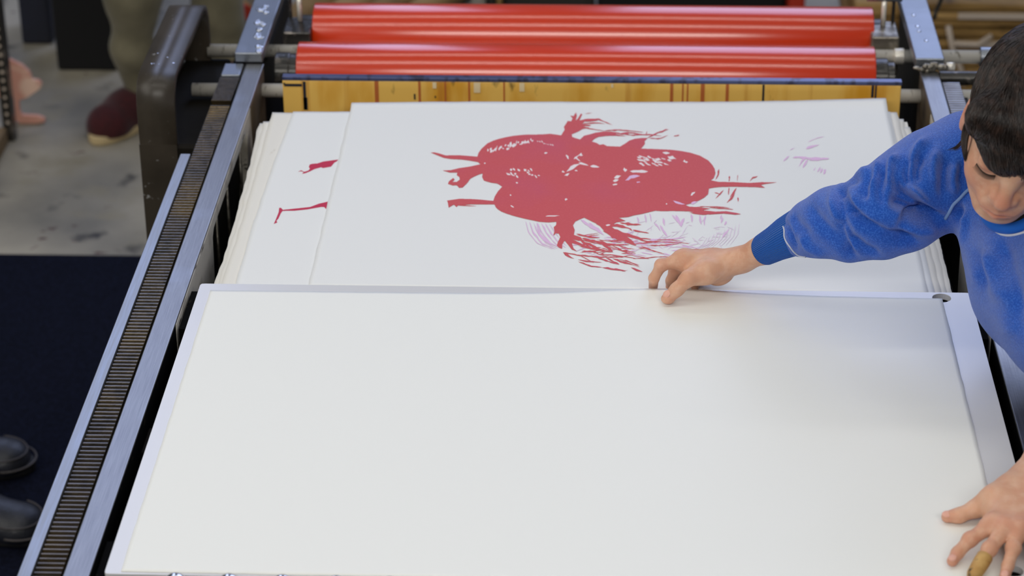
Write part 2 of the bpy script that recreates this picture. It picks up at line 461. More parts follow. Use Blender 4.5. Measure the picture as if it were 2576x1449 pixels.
def build_print(name, parent, ss=0.5):
    """scan the collected shapes in painter's order and build one flat layer of ink from horizontal runs"""
    us = [u for pl, _, _ in PRINT for u, v in pl]; vs_ = [v for pl, _, _ in PRINT for u, v in pl]
    u0, v0 = min(us) - 1, min(vs_) - 1
    nx, ny = int((max(us) + 1 - u0) / ss), int((max(vs_) + 1 - v0) / ss)
    g = np.zeros((ny, nx), np.int16); mats = []
    for pl, m, z in PRINT:
        if m not in mats: mats.append(m)
        lab = mats.index(m) + 1
        q = np.array(pl); x = (q[:, 0] - u0) / ss; y = (q[:, 1] - v0) / ss
        x2, y2 = np.roll(x, -1), np.roll(y, -1)
        for r in range(max(0, int(y.min())), min(ny, int(y.max()) + 1)):
            c = r + .5; k = (y <= c) != (y2 <= c)
            if not k.any(): continue
            xs = np.sort(x[k] + (c - y[k]) / (y2[k] - y[k]) * (x2[k] - x[k]))
            for a_, b_ in zip(xs[::2], xs[1::2]):
                g[r, max(0, int(round(a_))):max(0, int(round(b_)))] = lab
    z = PRINT[0][2]; pts = []; mi = []
    for r in range(ny):
        row = g[r]; ch = np.nonzero(np.diff(row))[0] + 1; st = np.concatenate([[0], ch]); en = np.concatenate([ch, [nx]])
        for a_, b_ in zip(st, en):
            if row[a_]:
                pts += [(a_, r + 1), (b_, r + 1), (b_, r), (a_, r)]; mi.append(row[a_] - 1)
    pts = np.array(pts, float) * ss + (u0, v0)
    d = (M @ np.stack([(pts[:, 0] - W / 2) / FPX, (H / 2 - pts[:, 1]) / FPX, -np.ones(len(pts))])).T
    X = CAM + d * ((z - CAM[2]) / d[:, 2])[:, None]
    n = len(mi); me = bpy.data.meshes.new(name)
    me.vertices.add(len(X)); me.vertices.foreach_set('co', X.astype(np.float32).ravel())
    me.loops.add(4 * n); me.loops.foreach_set('vertex_index', np.arange(4 * n, dtype=np.int32))
    me.polygons.add(n); me.polygons.foreach_set('loop_start', np.arange(0, 4 * n, 4, dtype=np.int32)); me.polygons.foreach_set('loop_total', np.full(n, 4, np.int32))
    me.polygons.foreach_set('material_index', np.array(mi, np.int32)); me.update(calc_edges=True)
    bm = bmesh.new(); bm.from_mesh(me); bmesh.ops.remove_doubles(bm, verts=bm.verts, dist=1e-6); bm.to_mesh(me); bm.free()
    for m in mats: me.materials.append(m)
    PRINT.clear()
    return obj(name, me, None, parent)


def streak(pts, w, rs, rough=.35):
    """tapering brush streak polygon in photograph pixels"""
    pts = [np.array(p, float) for p in pts]
    # resample
    seg = [np.linalg.norm(b - a) for a, b in zip(pts, pts[1:])]; tot = sum(seg)
    n = max(4, int(tot / 7))
    L_ = []; R_ = []
    for k in range(n + 1):
        t = k / n; d = t * tot; i = 0
        while i < len(seg) - 1 and d > seg[i]: d -= seg[i]; i += 1
        a, b = pts[i], pts[i + 1]; q = a + (b - a) * min(1, d / max(seg[i], 1e-6)); dr = (b - a) / np.linalg.norm(b - a)
        nn = np.array([-dr[1], dr[0]])
        ww = w * (math.sin(PI * min(1, max(0, t)) ** .7) ** .6 if 0 < t < 1 else 0) * .5
        L_.append(q + nn * ww * (1 + rough * rs.randn())); R_.append(q - nn * ww * (1 + rough * rs.randn()))
    return [tuple(p) for p in L_] + [tuple(p) for p in R_[::-1]][1:-1]


A3 = lambda l: [(1060 + x / 3.37, 270 + y / 3.37) for x, y in l]
A4 = lambda l: [(1500 + x / 3.37, 270 + y / 3.37) for x, y in l]
body_poly = (A3([(80, 383), (110, 381), (150, 390), (205, 407), (330, 406), (420, 413), (474, 418), (485, 385), (510, 350), (560, 305), (610, 282), (660, 266), (720, 252), (780, 241), (840, 235), (900, 230), (980, 230), (1040, 228), (1090, 224), (1130, 229), (1185, 237), (1200, 212), (1215, 190), (1208, 165), (1232, 130), (1240, 115), (1270, 118), (1282, 92), (1262, 70), (1290, 74), (1310, 42), (1318, 70), (1308, 112), (1326, 95), (1352, 52), (1364, 58), (1340, 110), (1400, 98), (1500, 112), (1420, 122), (1385, 120), (1362, 140), (1440, 150), (1370, 162), (1430, 172), (1366, 184), (1330, 205), (1275, 228), (1278, 250), (1310, 262), (1345, 272), (1380, 240), (1430, 228), (1478, 214)])
             + A4([(0, 214), (60, 205), (130, 206), (200, 216), (160, 226), (260, 245), (140, 240), (80, 243), (20, 250), (-20, 270), (-38, 290), (0, 300), (30, 318), (60, 312), (90, 328), (130, 330), (200, 333), (240, 310), (280, 282), (330, 265), (380, 260), (435, 260), (410, 285), (412, 310), (380, 350), (460, 352), (540, 355), (640, 360), (720, 370), (800, 385), (880, 410), (950, 450), (985, 490), (1003, 520), (1010, 560), (995, 600), (970, 618), (1040, 632), (1150, 633), (1300, 641), (1400, 634), (1530, 636), (1440, 648), (1395, 657), (1430, 682), (1350, 676), (1150, 672), (1050, 675), (1000, 680), (955, 688), (948, 735), (915, 765), (870, 790), (800, 815), (755, 828), (790, 842), (860, 845), (968, 858), (900, 872), (1010, 884), (1100, 880), (1180, 893), (1228, 905), (1180, 910), (1080, 900), (960, 908), (860, 898), (790, 882), (740, 880), (640, 878), (560, 880), (500, 876), (440, 890), (380, 905), (320, 915), (270, 930), (190, 936), (250, 962), (170, 975), (148, 988), (200, 1010), (130, 1012), (180, 1050), (240, 1080), (300, 1125), (342, 1172), (260, 1130), (150, 1105), (100, 1075), (60, 1040), (30, 1005), (0, 990)])
             + A3([(1483, 985), (1430, 960), (1380, 935), (1340, 950), (1305, 968), (1285, 1000), (1300, 1040), (1292, 1080), (1350, 1100), (1372, 1130), (1330, 1130), (1280, 1118), (1400, 1175), (1530, 1215), (1440, 1205), (1340, 1170), (1275, 1150), (1290, 1195), (1322, 1222), (1275, 1205), (1240, 1160), (1215, 1130), (1195, 1160), (1192, 1200), (1165, 1188), (1148, 1172), (1160, 1135), (1178, 1100), (1165, 1070), (1140, 1068), (1118, 1088), (1128, 1050), (1122, 1015), (1142, 998), (1145, 970), (1080, 975), (1000, 970), (930, 955), (870, 942), (790, 922), (720, 900), (680, 884), (650, 865), (630, 845), (620, 823), (540, 822), (430, 822), (355, 826), (480, 838), (370, 836), (310, 832), (300, 845), (275, 825), (250, 838), (232, 850), (225, 810), (218, 790), (320, 775), (420, 777), (500, 782), (560, 788), (610, 792), (622, 755), (650, 710), (685, 672), (660, 655), (640, 645), (600, 640), (560, 630), (530, 620), (515, 590), (520, 560), (490, 568), (445, 588), (415, 605), (390, 640), (350, 680), (320, 682), (300, 660), (265, 662), (225, 648), (235, 625), (270, 598), (282, 612), (262, 632), (300, 632), (326, 612), (322, 590), (300, 575), (305, 552), (240, 552), (180, 535), (250, 532), (320, 515), (420, 500), (500, 482), (480, 464), (400, 450), (340, 442), (250, 438), (190, 428), (150, 412)]))
pr = sheets[0]
ZP = ZS + .0005
rs = np.random.RandomState(11)
pk = []
# pale pink arcs at lower left and the pink field below the figure
for k in range(7):
    o_ = k * 11
    pk.append(streak([(1322 + o_ * .9, 556 + k), (1330 + o_, 585), (1352 + o_, 612), (1392 + o_ * .6, 628 - k * .8)], 1.6 + 2 * rs.rand(), rs))
pk.append(streak([(1350, 560), (1358, 590), (1380, 610), (1404, 620)], 6, rs))
pink_d = []
for (x, y, x2, y2, w) in ((1602, 545, 1604, 566, 5), (1622, 538, 1625, 562, 5), (1634, 536, 1638, 560, 4), (1668, 548, 1672, 568, 6), (1645, 560, 1662, 582, 5), (1660, 566, 1680, 596, 7), (1700, 540, 1716, 572, 10), (1722, 548, 1713, 572, 10), (1738, 538, 1741, 560, 7), (1760, 540, 1764, 565, 7), (1775, 542, 1772, 568, 6), (1818, 546, 1814, 562, 6), (1826, 556, 1822, 566, 6), (1815, 540, 1812, 552, 4), (1690, 540, 1704, 560, 5)):
    pink_d.append(streak([(x, y), ((x + x2) / 2 + rs.randn() * 2, (y + y2) / 2), (x2, y2)], w * .7, rs, .2))
for k in range(60):
    x = 1430 + rs.rand() * 300; y = 590 + rs.rand() * 45 + (x - 1430) * .03
    l = 20 + rs.rand() * 50
    pk.append(streak([(x, y), (x + l, y + l * (.12 + .25 * rs.randn()))], 1.0 + 1.7 * rs.rand(), rs))
pale = []
for k in range(70):
    x = 1560 + rs.rand() * 290; y = 560 + rs.rand() * 80
    if y > 648 - (x - 1560) * .12: continue
    l = 10 + rs.rand() * 26; a = -.9 + rs.randn() * .5 + (x - 1560) / 300
    pale.append(streak([(x, y), (x + l * math.cos(a), y + l * math.sin(a))], 1.0 + 1.2 * rs.rand(), rs))
for k in range(10):
    a0 = -.2 + k * .08
    pale.append(streak([(1860 - k * 9, 560 + k * 4), (1856 - k * 10, 590 + k * 3), (1835 - k * 12, 618 + k * 2)], 1.8, rs))
for (x, y, x2, y2, w) in ((1345, 572, 1375, 610, 3), (1480, 560, 1520, 592, 7), (1500, 556, 1545, 600, 5), (1460, 552, 1500, 580, 6), (1815, 600, 1835, 575, 4)):
    pk.append(streak([(x, y), (x2, y2)], w, rs))
# strokes in the upper right of the print
B1 = lambda l: [(1940 + x / 8.05, 300 + y / 8.05) for x, y in l]
for l, w in (([(740, 460), (900, 390), (1070, 345)], 2.4), ([(700, 600), (820, 550), (975, 515)], 5), ([(370, 625), (490, 575)], 2), ([(240, 850), (370, 735)], 4), ([(430, 780), (560, 765), (760, 790), (1180, 790)], 5.5), ([(700, 745), (620, 860), (550, 970)], 5), ([(760, 800), (690, 900), (640, 1000)], 6), ([(860, 1040), (900, 980)], 2), ([(1000, 960), (930, 1075)], 4), ([(1040, 990), (990, 1100)], 4), ([(1110, 1010), (1060, 1120)], 5), ([(760, 830), (1180, 800)], 5)):
    pk.append(streak(B1(l), w, rs))
polys('pale_pink_strokes', pale, MT['ink_palepink'], pr, ZP)
polys('pink_strokes', pk + pink_d, MT['ink_pink'], pr, ZP)
polys('red_figure', [body_poly], MT['ink_red'], pr, ZP)
# fine red brush hair around the limbs
red = []
A2 = lambda l: [(1300 + x / 4.293, 520 + y / 4.293) for x, y in l]
for l, w in (([(640, 290), (760, 320), (900, 300)], 3), ([(640, 300), (800, 330), (910, 335)], 3), ([(700, 340), (860, 380), (990, 410), (1220, 410)], 6), ([(730, 380), (850, 440), (960, 480)], 7), ([(680, 350), (800, 450), (920, 475)], 5), ([(900, 380), (970, 420), (1010, 465), (1040, 490)], 8), ([(930, 260), (1060, 320), (1180, 370), (1290, 425)], 8), ([(1000, 220), (1150, 290), (1300, 340), (1460, 350)], 6), ([(1050, 190), (1200, 230), (1250, 250), (1250, 265)], 6), ([(1110, 170), (1220, 190), (1350, 195)], 5), ([(1250, 250), (1330, 270), (1430, 285)], 4), ([(1260, 330), (1400, 375), (1560, 380), (1760, 385), (1870, 400)], 3), ([(1500, 360), (1640, 355), (1780, 370)], 2.2), ([(1400, 420), (1600, 415), (1780, 395)], 2.6), ([(1080, 450), (1160, 485), (1280, 490)], 3.2), ([(1340, 420), (1450, 470), (1600, 510)], 3), ([(1860, 455), (1990, 460)], 2), ([(500, 490), (640, 520), (900, 545), (1140, 540), (1290, 510)], 3), ([(500, 490), (560, 540), (620, 560)], 5), ([(660, 590), (800, 640), (930, 655)], 3), ([(655, 570), (760, 590), (920, 600)], 3), ([(920, 655), (1040, 670), (1160, 690), (1200, 685)], 4), ([(850, 540), (960, 580), (1110, 625)], 3), ([(960, 550), (1110, 620)], 4), ([(1030, 555), (1150, 600), (1260, 630)], 4), ([(1230, 655), (1290, 680), (1360, 702)], 4.5), ([(1240, 560), (1400, 555), (1500, 540), (1680, 540)], 2.2), ([(1040, 670), (1180, 700)], 2), ([(700, 480), (830, 480), (900, 520)], 3)):
    red.append(streak(A2(l), w, rs))
for k in range(46):
    x = 620 + rs.rand() * 700; y = 300 + (x - 620) * .12 + rs.rand() * 210
    l = 60 + rs.rand() * 200
    red.append(streak(A2([(x, y), (x + l, y + l * (.16 + .2 * rs.randn()))]), .9 + 1.5 * rs.rand(), rs))
# upper limb brush hairs
for l, w in (([(1350, 110), (1500, 100), (1620, 150)], 3), ([(1360, 140), (1500, 130), (1560, 140)], 3), ([(1380, 100), (1480, 98)], 3), ([(1370, 170), (1480, 190), (1560, 200)], 2), ([(1380, 55), (1450, 45)], 1.2), ([(1340, 150), (1440, 155)], 4)):
    red.append(streak(A3(l), w, rs))
for l, w in (([(60, 200), (200, 190), (400, 210)], 2.6), ([(140, 215), (300, 235), (470, 230), (560, 245)], 3), ([(180, 225), (280, 215), (410, 230)], 3), ([(420, 245), (430, 200)], 3), ([(430, 260), (520, 215), (620, 185)], 3), ([(480, 235), (560, 200)], 2.5), ([(450, 262), (540, 265), (610, 235)], 2.5), ([(540, 215), (600, 180)], 3), ([(655, 245), (705, 235)], 3), ([(1040, 520), (1035, 570), (1010, 615)], 4), ([(1130, 580), (1125, 630)], 3), ([(1200, 570), (1195, 630)], 1.5), ([(1370, 582), (1320, 600), (1300, 630)], 3), ([(1125, 675), (1120, 745)], 3.5), ([(1190, 680), (1150, 740), (1130, 770)], 3), ([(1180, 700), (1150, 770), (1105, 812)], 5), ([(1200, 760), (1205, 810)], 3), ([(1080, 700), (1010, 775)], 3), ([(1000, 720), (1060, 740)], 2), ([(960, 850), (1060, 855), (1170, 865)], 2.5), ([(780, 890), (900, 905), (1000, 900)], 3), ([(960, 840), (1100, 845)], 1.5), ([(800, 850), (900, 840), (1130, 850)], 2)):
    red.append(streak(A4(l), w, rs))
polys('red_brush_hairs', red, MT['ink_red'], pr, ZP + .0001)
# bare paper scratches inside the figure
wh = []
for k in range(34):
    t = k / 33; x = 565 + 365 * t; y = 382 - 88 * t ** .8
    wh.append(streak(A3([(x + rs.randn() * 6, y + rs.randn() * 10), (x + 14 + rs.randn() * 8, y - 18 + rs.randn() * 14)]), 2.5 + 3 * rs.rand(), rs))
for k in range(8): wh.append(streak(A3([(980 + 18 * k, 285 + 5 * k + rs.randn() * 5), (995 + 18 * k, 292 + 5 * k)]), 2, rs))
for (x, y) in ((720, 555), (735, 560), (752, 550), (770, 570), (785, 560), (800, 575), (815, 520), (870, 520), (900, 530), (920, 515), (905, 565), (930, 575), (960, 572), (985, 578), (800, 640), (750, 525), (775, 515), (895, 545)):
    wh.append(streak(A3([(x, y), (x + 22, y + 30 * (rs.rand() - .1))]), 3 + 2 * rs.rand(), rs))
for l, w in (([(1225, 400), (1250, 440)], 4), ([(1290, 440), (1360, 390)], 4), ([(1300, 420), (1350, 460)], 3), ([(1230, 545), (1290, 500), (1350, 480)], 7), ([(1190, 545), (1215, 550)], 4), ([(1210, 580), (1255, 560)], 5), ([(1330, 470), (1420, 495)], 5), ([(1430, 500), (1510, 505)], 6), ([(1300, 535), (1325, 540)], 4), ([(1340, 400), (1370, 405)], 6), ([(1040, 390), (1070, 385)], 4), ([(750, 745), (765, 745)], 4), ([(1215, 780), (1240, 780)], 5), ([(530, 475), (545, 472)], 3), ([(755, 830), (785, 850)], 3), ([(1050, 924), (1180, 916)], 2.2)):
    wh.append(streak(A3(l), w, rs))
for k in range(34):
    x = 340 + rs.rand() * 250; y = 400 + rs.rand() * 85 + (x - 340) * .12
    if x < 420 and y > 480: continue
    wh.append(streak(A4([(x, y), (x + 40, y + 14)]), 2 + 2 * rs.rand(), rs))
for l, w in (([(285, 542), (440, 544)], 7), ([(228, 530), (262, 532)], 8), ([(150, 600), (210, 580)], 6), ([(140, 625), (190, 612)], 5), ([(135, 655), (180, 650)], 5), ([(735, 458), (778, 464)], 6), ([(560, 382), (625, 388)], 5), ([(605, 415), (680, 438)], 6), ([(800, 750), (840, 715)], 6), ([(590, 818), (602, 820)], 3), ([(80, 998), (120, 996)], 4), ([(640, 455), (600, 445)], 4), ([(-20, 500), (22, 508)], 5)):
    wh.append(streak(A4(l), w, rs))
polys('bare_scratches', wh, MT['ink_white'], pr, ZP)
polys('pink_patches', [streak(A4([(245, 620), (300, 590), (372, 582)]), 9, rs), streak(A4([(340, 635), (375, 632)]), 3, rs), streak(A4([(650, 790), (700, 815), (755, 822)]), 5, rs), streak(A4([(800, 815), (860, 800)]), 5, rs)], MT['ink_pink'], pr, ZP)
build_print('printed_figure', pr)
# crimson limbs on the second sheet
E1 = lambda l: [(640 + x / 5.573, 360 + y / 5.573) for x, y in l]
z2 = ZS - .0022 + .0002
for lp in [E1([(1176, 230), (1160, 252), (1120, 275), (1075, 330), (960, 350), (935, 338), (840, 365), (770, 400), (720, 420), (668, 432), (690, 405), (655, 395), (612, 400), (655, 380), (700, 402), (755, 385), (778, 362), (762, 330), (778, 298), (820, 288), (880, 285), (960, 258), (1080, 242)]),
                       E1([(1028, 820), (1005, 925), (975, 895), (935, 895), (840, 912), (740, 930), (560, 948), (395, 950), (370, 985), (335, 1060), (308, 1090), (322, 1112), (270, 1135), (300, 1070), (340, 970), (348, 905), (375, 908), (400, 935), (560, 918), (780, 895), (900, 850)])]:
    polys('crimson_limbs', [lp], MT['ink_crimson'], sheets[1], z2)
    build_print('printed_limb', sheets[1])

# ------------------------------------------------------------------ inking carriage
car = thing('inking_carriage', 'inking carriage with two glossy red rollers spanning the press between grey side plates', 'printing press carriage', (.5, 1.7, -.03))


def xr(a, b, y, z, r, seg=48):
    return tb([(a, y, z), (b, y, z)], r, seg)


# side plates with weld beads
for nm, x0, x1 in (('l', -.082, -.035), ('r', 1.046, 1.094)):
    obj('side_plate', prism(bmesh.new(), [(1.512, .0015), (1.512, .019), (2.2, .019), (2.2, .0015)], 'x', x0, x1), MT['plate'], car, bevel=.002)
rw = random.Random(5)
for (u, v, n) in ((655, 24, 3), (668, 18, 2), (650, 55, 4), (660, 60, 4), (656, 75, 3), (650, 88, 3), (655, 92, 2), (652, 118, 2), (652, 128, 3), (672, 30, 2)):
    wl = bmesh.new()
    for k in range(n):
        p = P(u + rw.uniform(-4, 4), v + rw.uniform(-3, 3), .019)
        bmesh.ops.create_icosphere(wl, subdivisions=2, radius=1, matrix=Matrix.Translation((p[0], p[1], .019)) @ Matrix.Rotation(rw.uniform(-.5, .5), 4, 'Z') @ Matrix.Diagonal((rw.uniform(.003, .0065), rw.uniform(.004, .01), rw.uniform(.0015, .003), 1)))
    obj('weld_bead', wl, MT['weld'], car, smooth=True)
for (u, v) in ((2298, 38), (2308, 66), (2312, 78), (2330, 102)):
    p = P(u, v, .019); wl = bmesh.new()
    bmesh.ops.create_icosphere(wl, subdivisions=2, radius=1, matrix=Matrix.Translation((p[0], p[1], .019)) @ Matrix.Diagonal((.004, .006, .0015, 1)))
    obj('weld_bead', wl, MT['weld'], car, smooth=True)
gb = bmesh.new()
for k in range(26):
    p = (1.048 + rw.random() * .048, 1.508 - rw.random() * .012, .003 + rw.random() * .010)
    bmesh.ops.create_icosphere(gb, subdivisions=2, radius=1, matrix=Matrix.Translation(p) @ Matrix.Diagonal((rw.uniform(.004, .009), .004, rw.uniform(.003, .006), 1)))
obj('grease_crust', gb, MT['grime'], car, smooth=True)


def roller(y, z, r, x0, x1):
    bm = bmesh.new()
    tube(bm, [(x0, y, z), (x0 + .0005, y, z), (x0 + .002, y, z), (x1 - .002, y, z), (x1 - .0005, y, z), (x1, y, z)], [r - .004, r - .001, r, r, r - .001, r - .004], 96)
    o = obj('roller', bm, MT['roller'], car, smooth=True)
    m_ = o.modifiers.new('e', 'EDGE_SPLIT'); m_.split_angle = math.radians(50)
    for a, b, rr in ((x0 - .022, x0 - .0002, r * .62), (x0 - .034, x0 - .022, r * .5), (x1 + .0002, x1 + .022, r * .62), (x1 + .022, x1 + .034, r * .5)):
        obj('end_hub', xr(a, b, y, z, rr), MT['hub'], o, bevel=.001)
    return o


RF = dict(y=1.572, z=-.040, r=.052)
RB = dict(y=1.735, z=-.035, r=.055)
p0 = PY(745, 150, RF['y'] - .03); p1 = PY(2204, 165, RF['y'] - .03)
roller(RF['y'], RF['z'], RF['r'], p0[0], p1[0])
p0 = PY(787, 70, RB['y'] - .03); p1 = PY(2198, 80, RB['y'] - .03)
roller(RB['y'], RB['z'], RB['r'], p0[0], p1[0])
# shafts running across under the plates
for (y, z, r, a, b) in ((1.478, -.034, .0115, -.150, 1.20), (1.652, -.034, .0115, -.150, 1.173)):
    obj('shaft', xr(a, b, y, z, r), MT['chrome'], car, smooth=True)
obj('shaft_cap', xr(1.173, 1.192, 1.652, -.034, .017), MT['plate'], car, bevel=.001)
obj('shaft_collar', xr(1.028, 1.044, 1.652, -.034, .014), MT['chrome'], car, bevel=.001)
obj('lower_bar', xr(1.10, 1.22, 1.60, -.052, .012), MT['hub'], car)
obj('bolt', xr(1.098, 1.112, 1.515, .004, .007), MT['chrome'], car, smooth=True)
# adjusting screws and bearing blocks at the roller ends
for (u, v, sx) in ((2222, 100, 1), (752, 72, -1)):
    c = PY(u, v, 1.70)
    obj('bearing_block', bx(c[0] - .024, c[0] + .024, 1.665, 1.74, -.075, -.004), MT['grime'] if sx > 0 else MT['hub'], car, bevel=.003)
    obj('screw_stem', tb([(c[0], 1.72, -.004), (c[0], 1.72, .050)], .0045, 14), MT['chrome'], car, smooth=True)
    obj('t_handle', tb([(c[0] - .03, 1.72, .045), (c[0] + .03, 1.72, .045)], .0055, 14), MT['hub'] if sx < 0 else MT['rack_clean'], car, smooth=True)
    obj('screw_head', tb([(c[0], 1.72, .050), (c[0], 1.72, .056), (c[0], 1.72, .059)], [.008, .008, .003], 14), MT['chrome'], car, smooth=True)
    obj('second_stem', tb([(c[0] + .018 * sx, 1.735, -.004), (c[0] + .018 * sx, 1.735, .07)], .003, 10), MT['hub'], car)
obj('front_hub', xr(-.022, .003, RF['y'], RF['z'], .034), MT['hub'], car, bevel=.002)
# yellow front panel with the steel blue blade along its top
YP = 1.412
pa = PY(712, 240, YP); pb = PY(2265, 250, YP)
pn = obj('front_panel', bx(pa[0], pb[0], YP, YP + .012, -.085, .012), MT['panel'], car, bevel=.0015)
obj('panel_blade', bx(pa[0], pb[0] + .001, YP - .001, YP + .013, .0122, .0185), MT['paneltop'], pn, bevel=.0008)
for (u, w, h, m_) in ((1093, 10, 14, 'tape'), (1200, 17, 24, 'tape'), (1313, 13, 20, 'tape'), (1540, 6, 8, 'tape')):
    c = PY(u, 213, YP)
    obj('tape_scrap', bx(c[0] - w / 3200, c[0] + w / 3200, YP - .0012, YP - .0002, .010 - h / 1450, .011), mat('masking_tape', S(236, 214, 170), .7) if 'mt' not in MT else MT['mt'], pn)
rp = random.Random(8)
st = bmesh.new()
for (u, w, v0, v1) in ((1921, 5, 213, 262), (765, 7, 205, 275), (768, 10, 245, 276), (1043, 4, 236, 250), (2196, 6, 214, 245), (2204, 4, 215, 250), (1095, 3, 241, 246), (715, 4, 208, 213)):
    a = PY(u, v0, YP); b = PY(u + 1, v1, YP); st = bmesh.new()
    box(st, a[0] - w / 3000, a[0] + w / 3000, YP - .0008, YP - .0002, b[2], min(a[2], .0118))
    obj('ink_mark', st, MT['navy'], pn)
st = bmesh.new()
box(st, pa[0] + .003, pa[0] + .032, YP - .0008, YP - .0002, .0015, .006)
obj('ink_mark', st, MT['navy'], pn)
MT['drip'] = mat('orange_drip', S(190, 104, 52), .5)
for (u, w) in ((947, 10), (1055, 6), (1120, 4), (1180, 5), (1268, 4), (1690, 8), (1718, 4), (1730, 4), (1768, 10), (1830, 8)):
    a = PY(u, 213, YP); st = bmesh.new()
    box(st, a[0] - w / 3200, a[0] + w / 3200, YP - .0007, YP - .0002, -.05, .0118)
    obj('ink_drip', st, MT['drip'], pn)
# grey guard casting on the left, standing on the floor
gd = thing('carriage_guard', 'grey painted cast guard with rounded corners standing left of the rollers', 'machine guard', (-.17, 1.45, FLOOR))
gp = rounded([(1.285, FLOOR + .001), (1.285, .062), (1.66, .062), (1.66, FLOOR + .001)], [0, .055, .06, 0], 8)
obj('side_wall', prism(bmesh.new(), gp, 'x', -.2065, -.194), MT['grey'], gd, bevel=.003)
# rim that wraps the opening
ip = rounded([(1.30, -.05), (1.30, .050), (1.645, .050), (1.645, -.05)], [0, .045, .05, 0], 8)
op = rounded([(1.285, -.05), (1.285, .062), (1.66, .062), (1.66, -.05)], [0, .055, .06, 0], 8)
op2 = rounded([(1.2845, -.05), (1.2845, .0628), (1.6605, .0628), (1.6605, -.05)], [0, .055, .06, 0], 8)
bm = bmesh.new()
n_ = len(ip)
ra = [[bm.verts.new((x, p[0], p[1])) for p in pp] for x, pp in ((-.205, op2), (-.146, op2), (-.146, ip), (-.205, ip))]
for a, b in ((0, 1), (1, 2), (2, 3), (3, 0)):
    for i in range(n_ - 1): bm.faces.new([ra[a][i], ra[a][i + 1], ra[b][i + 1], ra[b][i]])
bmesh.ops.recalc_face_normals(bm, faces=bm.faces)
obj('rim', bm, MT['grey'], gd, smooth=True)
obj('lower_body', prism(bmesh.new(), [(1.288, FLOOR + .001), (1.288, -.05), (1.66, -.05), (1.66, FLOOR + .001)], 'x', -.1925, -.112), MT['darkcast'], gd, bevel=.006)
obj('front_face', bx(-.2068, -.146, 1.2842, 1.2885, FLOOR + .001, -.048), MT['grey'], gd)
for (u, v, r) in ((378, 160, 5), (388, 160, 3), (400, 161, 3), (397, 134, 4), (422, 144, 5), (437, 158, 6)):
    p = P(u, v, .0625); gl = bmesh.new()
    bmesh.ops.create_icosphere(gl, subdivisions=2, radius=1, matrix=Matrix.Translation((min(max(p[0], -.19), -.15), p[1], .0622)) @ Matrix.Diagonal((r / 1800, r / 1500, .0008, 1)))
    obj('reflective_spot', gl, MT['weld'], gd, smooth=True)  # small metal blobs standing in for reflections spotting the guard top

